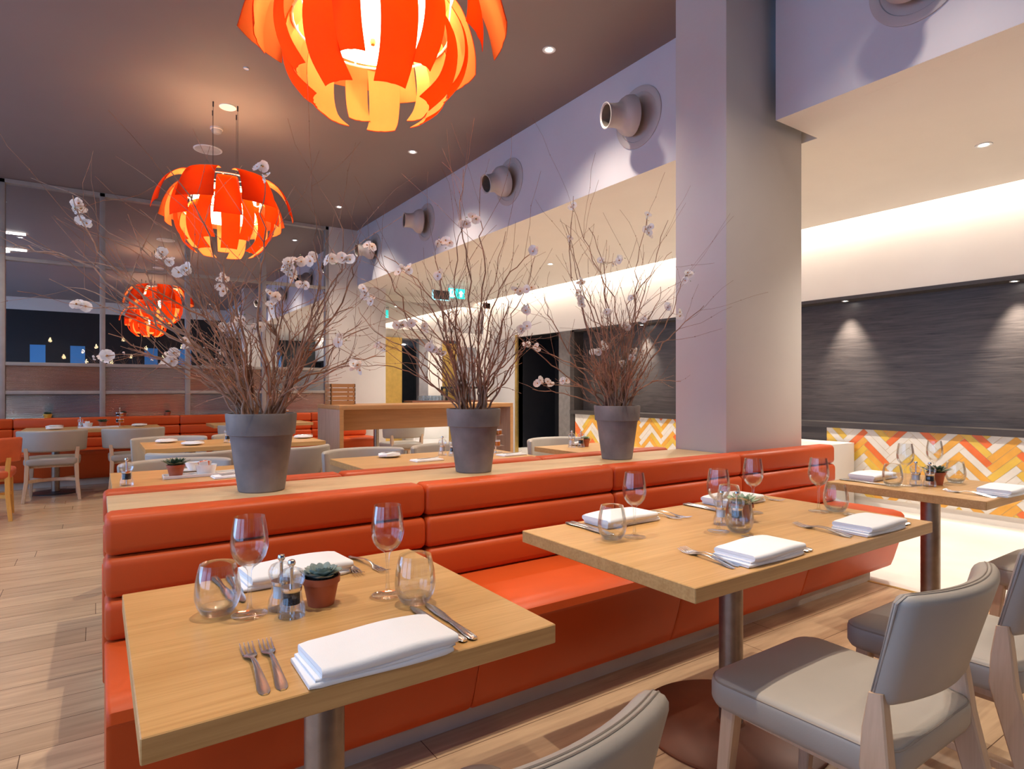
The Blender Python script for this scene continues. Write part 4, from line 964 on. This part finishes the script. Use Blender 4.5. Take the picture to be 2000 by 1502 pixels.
# ------------------------------------------------------------------ petal lamps
def make_lamp():
    t = thing('petal_pendant_lamp', 'x', 'pendant lamp')
    def petal(prof, w0, w1, a, th=.004, curl=.9):
        """prof: list of (r, z); width goes from w0 at the top to w1"""
        rings_o = []; n = len(prof); nw = 8
        # smooth profile
        P = []
        for i in range(n-1):
            for k in range(5):
                f = k/5; p0 = prof[max(i-1, 0)]; p1 = prof[i]; p2 = prof[i+1]; p3 = prof[min(i+2, n-1)]
                P.append(tuple(.5*((2*p1[c])+(-p0[c]+p2[c])*f+(2*p0[c]-5*p1[c]+4*p2[c]-p3[c])*f*f+(-p0[c]+3*p1[c]-3*p2[c]+p3[c])*f**3) for c in (0, 1)))
        P.append(prof[-1])
        for s_ in (0, 1):
            for i, (r, z) in enumerate(P):
                f = i/(len(P)-1); w_ = w0+(w1-w0)*f
                q0 = P[max(i-1, 0)]; q1 = P[min(i+1, len(P)-1)]; d = Vector((q1[0]-q0[0], q1[1]-q0[1])).normalized(); nn = Vector((-d.y, d.x))
                row = []
                for k in range(nw+1):
                    x = (k/nw-.5)*w_; bow = -(x/(.5*w_+1e-6))**2*.022*curl-(0.004 if abs(x) < 1e-6 else 0)
                    off = (th/2 if s_ else -th/2)
                    rr_ = r-abs(bow)+nn.x*off*-1; zz = z+nn.y*off*-1
                    row.append(Vector((rr_, x, zz)))
                rings_o.append(row)
        m = len(P); tb = bmesh.new(); V = [[tb.verts.new(p) for p in row] for row in rings_o]
        for s_ in (0, 1):
            for i in range(m-1):
                for k in range(nw):
                    q = (V[s_*m+i][k], V[s_*m+i][k+1], V[s_*m+i+1][k+1], V[s_*m+i+1][k]); f_ = tb.faces.new(q if s_ else q[::-1]); f_.material_index = 1 if s_ else 0
        E_ = [(i, 0) for i in range(m)]+[(m-1, k) for k in range(1, nw+1)]+[(i, nw) for i in range(m-2, -1, -1)]+[(0, k) for k in range(nw-1, 0, -1)]
        for (i0, k0), (i1, k1) in zip(E_, E_[1:]+E_[:1]): tb.faces.new((V[i0][k0], V[i1][k1], V[m+i1][k1], V[m+i0][k0]))
        bmesh.ops.transform(tb, matrix=Matrix.Rotation(a, 4, 'Z'), verts=tb.verts[:])
        return tb
    def tier(name, cnt, a0, prof, w0, w1):
        for k in range(cnt):
            b = BM(); me_ = bpy.data.meshes.new('t'); tb = petal(prof, w0, w1, a0+2*PI*k/cnt); tb.to_mesh(me_); tb.free(); b.bm.from_mesh(me_); bpy.data.meshes.remove(me_)
            b.build(name, [M['petal'], M['petal_in']], t, angle=60)
    tier('upper_petal', 7, .20, [(.34, .345), (.45, .325), (.55, .25), (.625, .12), (.665, -.03)], .20, .36)
    tier('middle_petal', 7, -.24, [(.37, .27), (.47, .20), (.53, .08), (.555, -.04), (.55, -.15)], .18, .26)
    tier('lower_petal', 7, .20, [(.38, .12), (.455, .0), (.475, -.13), (.445, -.25), (.375, -.345)], .13, .115)
    tier('bottom_petal', 7, -.16, [(.34, .04), (.41, -.08), (.425, -.21), (.385, -.34), (.285, -.43)], .19, .15)
    # white drum with a round bottom disc
    BM().lathe([(.295, .19), (.30, .0), (.295, -.06), (.28, -.075), (.22, -.085), (0, -.09)], 48).build('drum_shade', M['shade'], t)
    BM().lathe([(0, -.09), (.012, -.091), (.015, -.105), (.010, -.118), (0, -.12)], 16).build('finial', M['brass'], t)
    b = BM()
    for r, z in ((.34, .30), (.40, .16), (.38, -.04)):
        b.tube([(r*math.cos(a*PI/18), r*math.sin(a*PI/18), z) for a in range(37)], .006, 5, cap=False)
    for k in range(6):
        a = k*PI/3+.1; b.tube([(.02*math.cos(a), .02*math.sin(a), .31), (.34*math.cos(a), .34*math.sin(a), .30), (.40*math.cos(a), .40*math.sin(a), .16), (.38*math.cos(a), .38*math.sin(a), -.04)], .005, 5)
    b.build('wire_frame', M['whiteplastic'], t)
    for k in range(4):
        a = k*PI/2+PI/4+.2; x, y = .16*math.cos(a), .16*math.sin(a)
        BM().tube([(x, y, .305), (x, y, (ZC-LZ)/LS)], .0018, 5).build('cable', M['cable'], t)
        BM().lathe([(.007, (ZC-LZ)/LS-.05), (.007, (ZC-LZ)/LS)], 8, mat=Matrix.Translation((x, y, 0))).build('cable_grip', M['cable'], t)
    return t
LZ = 2.885; LS = .91
lamp = Proto(make_lamp)
lamp.put((1.035, 2.64, LZ), .3, 'huge orange petal lamp cut by the top edge, nearest the camera', 'orange petal lamps', scale=(LS,)*3)
lamp.put((1.0, 6.27, LZ), 1.25, 'orange petal lamp hanging whole over the middle tables', 'orange petal lamps', scale=(LS,)*3)
for p in ((1.035, 2.64), (1.0, 6.27)):
    for k in range(4):
        a = k*PI/2+.5
        light('lamp_bulb', 'POINT', (p[0]+.31*math.cos(a), p[1]+.31*math.sin(a), LZ+.02), 7, (1, .72, .44), shadow_soft_size=.035)

# ------------------------------------------------------------------ flowering branches in clay pots
YP = 2.535
def make_blossom(seed):
    rr = random.Random(seed); b = BM()
    for f in range(rr.choice((2, 3, 3))):
        d = Vector((rr.uniform(-.8, .8), rr.uniform(-1, -.35), rr.uniform(-.6, .7))).normalized()
        M4 = Matrix.Translation((rr.uniform(-.02, .02), rr.uniform(-.014, .014), rr.uniform(-.02, .02))) @ d.to_track_quat('Z', 'Y').to_matrix().to_4x4()
        for k in range(5):
            a = 2*PI*k/5+rr.uniform(-.12, .12); L = rr.uniform(.019, .024)
            t = bmesh.new(); rows = []
            for i, (q, w_) in enumerate(((.10, .12), (.38, .42), (.68, .58), (.92, .46), (1.0, .16))):
                rows.append([t.verts.new((q*L, w_*L*s_, .28*L*q*q+.12*L*abs(s_)*q+rr.uniform(-.0007, .0007))) for s_ in (-1, -.5, 0, .5, 1)])
            for i in range(4):
                for j in range(4): t.faces.new((rows[i][j], rows[i][j+1], rows[i+1][j+1], rows[i+1][j]))
            b.add(t, 0, M4 @ Matrix.Rotation(a, 4, 'Z'))
        b.lathe([(0, 0), (.003, .001), (.0038, .004), (.002, .008), (0, .0082)], 7, 1, M4)
    b.lathe([(0, -.004), (.003, 0), (0, .005)], 6, 2, Matrix.Translation((.012, 0, -.012)))
    me = b.build('blossom', [M['blossom'], M['stamen'], M['bud']], None, angle=70)
    return me
BL = []
for s_ in range(6):
    o = make_blossom(s_); BL.append(o.data); bpy.data.objects.remove(o)
def plant(u, label, blossoms, tips, seed, nrand, spread, hmax):
    rr = random.Random(seed)
    d0 = FW*1.0; k = (YP/(FW.y+RT.y*((u-1000)/FPX))); base = pix(u, 800, k); X0, ZB, Hp = base.x, .8225, .302
    t = thing('potted_branches', label, 'potted plant', (X0, YP, ZB), 0, 'clay pots of flowering branches on the ledge')
    b = BM().lathe([(0, 0), (.083, 0), (.086, .004), (.114, Hp-.095), (.117, Hp-.085), (.125, Hp-.083), (.131, Hp-.006), (.129, Hp), (.121, Hp), (.118, Hp-.02), (0, Hp-.03)], 48)
    pot = b.build('pot', M['pot'], t, angle=28)
    o = BM().lathe([(0, Hp-.028), (.10, Hp-.026), (.117, Hp-.03)], 24).build('soil', M['soil'], t)
    def grow(tip, r0, twigs, curve=1.0):
        """one branch from the pot mouth to tip (local), with side twigs"""
        a = math.atan2(tip.y, tip.x); rad = rr.uniform(.02, .085)
        s0 = Vector((math.cos(a)*rad*.9, math.sin(a)*rad*.7+rr.uniform(-.02, .02), Hp-.04))
        d = tip-s0; L = d.length
        c1 = s0+Vector((d.x*.16+rr.uniform(-.05, .05), d.y*.16, abs(d.z)*.30+.10*L))
        c2 = s0+d*.62+Vector((rr.uniform(-.09, .09), rr.uniform(-.06, .06), rr.uniform(0, .16)*L*curve))
        n = 16; pts = []; bowv = Vector((rr.uniform(-1, 1), rr.uniform(-.6, .6), rr.uniform(-.4, 1)))*.11*L; wav = Vector((rr.uniform(-1, 1), rr.uniform(-1, 1), rr.uniform(-1, 1)))*.045*L; wf = rr.uniform(5, 11); wp = rr.uniform(0, 6)
        for i in range(n+1):
            f = i/n; p = s0*(1-f)**3+c1*3*f*(1-f)**2+c2*3*f*f*(1-f)+tip*f**3
            if 0 < i < n: p += Vector((rr.uniform(-1, 1), rr.uniform(-1, 1), rr.uniform(-1, 1)))*.011*L+bowv*math.sin(PI*f*1.0)+wav*math.sin(wf*f+wp)*min(f, 1-f)*2
            pts.append(p)
        b = BM(); rads = [r0*(1-.72*i/n) for i in range(n+1)]
        b.tube(pts, rads, 6)
        for j in range(twigs):
            i = rr.randint(3, n-1); p = pts[i]; dd = (pts[min(i+1, n)]-pts[i-1]).normalized()
            side = Vector((rr.uniform(-1, 1), rr.uniform(-.8, .8), rr.uniform(-.5, 1))).normalized()
            q = [p]; cur = (dd*.8+side*.7).normalized(); l_ = rr.uniform(.04, .20)*min(1.3, max(.5, L))
            for m_ in range(5):
                cur = (cur+Vector((rr.uniform(-1, 1), rr.uniform(-1, 1), rr.uniform(-.7, 1)))*.22).normalized(); q.append(q[-1]+cur*l_/2.2*(1.2 if L > .5 else .8))
            r1 = rads[i]*.5
            b.tube(q, [max(.0008, r1*(1-.6*m_/5)) for m_ in range(6)], 4)
            b.lathe([(0, -.004), (r1*1.3+.001, 0), (0, .005)], 5, mat=Matrix.Translation(q[3]))
        return b.build('branch', M['bark'], t, angle=60), pts
    L0 = Vector((X0, YP, ZB)); kk = k
    tips3 = []
    for (uu, vv, dep) in tips:
        P_ = pix(uu, vv, kk+dep)-L0; grow(P_, rr.uniform(.0045, .0062), 6, .9)
    # blossoms: near ones share a branch
    used = []
    for (uu, vv) in blossoms:
        hit = None
        for (a_, b_, br, dp) in used:
            if abs(a_-uu)+abs(b_-vv) < 62: hit = (br, dp); break
        dep = hit[1] if hit else rr.uniform(-.16, .22)*spread
        P_ = pix(uu, vv, kk+dep)-L0
        if not hit:
            br, pts = grow(P_, rr.uniform(.0042, .0060), 6); used.append((uu, vv, br, dep))
        else:
            br = hit[0]
            q = next(pix(x[0], x[1], kk+x[3])-L0 for x in used if x[2] is br)
            bb = BM(); mid = (q+P_)/2+Vector((0, .01, -.012)); bb.tube([q, mid, P_], [.0014, .0013, .001], 4); bb.build('twig', M['bark'], br)
        bo = bpy.data.objects.new('blossom', BL[rr.randrange(6)]); COL.objects.link(bo); bo.parent = br; bo.location = P_
        bo.rotation_euler = (rr.uniform(-.4, .4), rr.uniform(-3, 3), rr.uniform(-.9, .1)); s_ = rr.uniform(.85, 1.1); bo.scale = (s_, s_, s_)
    for i in range(nrand):
        a = rr.uniform(0, 2*PI); sp = rr.uniform(.06, 1)**.8*spread; h = rr.uniform(.30, 1)*hmax*(1-.30*sp)
        tip = Vector((math.cos(a)*.52*sp, math.sin(a)*.34*sp, Hp+h)); grow(tip, rr.uniform(.0032, .0060), rr.randint(7, 12), 1.2)
    return t
B1 = [(150, 407), (164, 433), (156, 596), (206, 696), (315, 494), (332, 510), (357, 526), (518, 347), (510, 332), (437, 543), (441, 563), (584, 505), (616, 507), (567, 515), (677, 505), (651, 512), (551, 528),
      (570, 536), (590, 556), (534, 571), (534, 592), (474, 622), (444, 638), (497, 634), (371, 671), (336, 690), (329, 700), (668, 664), (695, 711), (140, 404)]
T1 = [(0, 462, .1), (142, 382, .0), (273, 409, .1), (326, 325, -.1), (607, 335, 0), (662, 385, .1), (128, 561, .1), (147, 491, .1), (700, 470, .1), (30, 480, 0), (690, 600, .1), (720, 640, .1)]
B2 = [(857, 469), (873, 478), (908, 431), (924, 431), (723, 487), (787, 530), (799, 525), (861, 537), (1041, 492), (710, 569), (729, 581), (782, 634), (805, 630), (824, 643), (741, 670), (703, 714), (858, 691), (850, 684), (843, 676),
      (1010, 562), (1037, 567), (1027, 602), (1022, 640)]
T2 = [(940, 345, .12), (988, 452, .05), (905, 330, .1), (750, 500, .1), (700, 600, .1), (1045, 500, .1), (1020, 690, .0), (730, 560, -.05), (960, 560, .1), (1040, 650, 0)]
B3 = [(1136, 550), (1132, 566), (1136, 590), (1238, 583), (1185, 611), (1261, 621), (1225, 638), (1305, 600), (1324, 615), (1343, 535), (1343, 548), (1029, 672), (1043, 680), (1058, 748), (1071, 752), (1102, 744),
      (1178, 680), (1162, 687), (1238, 685), (1233, 699), (1219, 712), (1264, 426), (1267, 445), (1267, 459), (1112, 471), (1120, 407), (1175, 511), (1201, 511), (1215, 506)]
T3 = [(1120, 383, 0), (1105, 440, 0), (1150, 445, .05), (1305, 430, .05), (1312, 492, .0), (1375, 597, -.1), (1330, 745, -.05), (1010, 655, .05), (1040, 760, 0), (1290, 560, .1), (1060, 560, 0)]
plant(511, 'leftmost grey clay pot bursting with the widest spray of flowering twigs', B1, T1, 11, 26, 1.0, .62)
plant(925, 'middle grey clay pot of bare twigs and white blossom on the ledge', B2, T2, 12, 16, .62, .70)
plant(1205, 'rightmost grey clay pot of twigs, next to the square column', B3, T3, 13, 34, .60, .60)
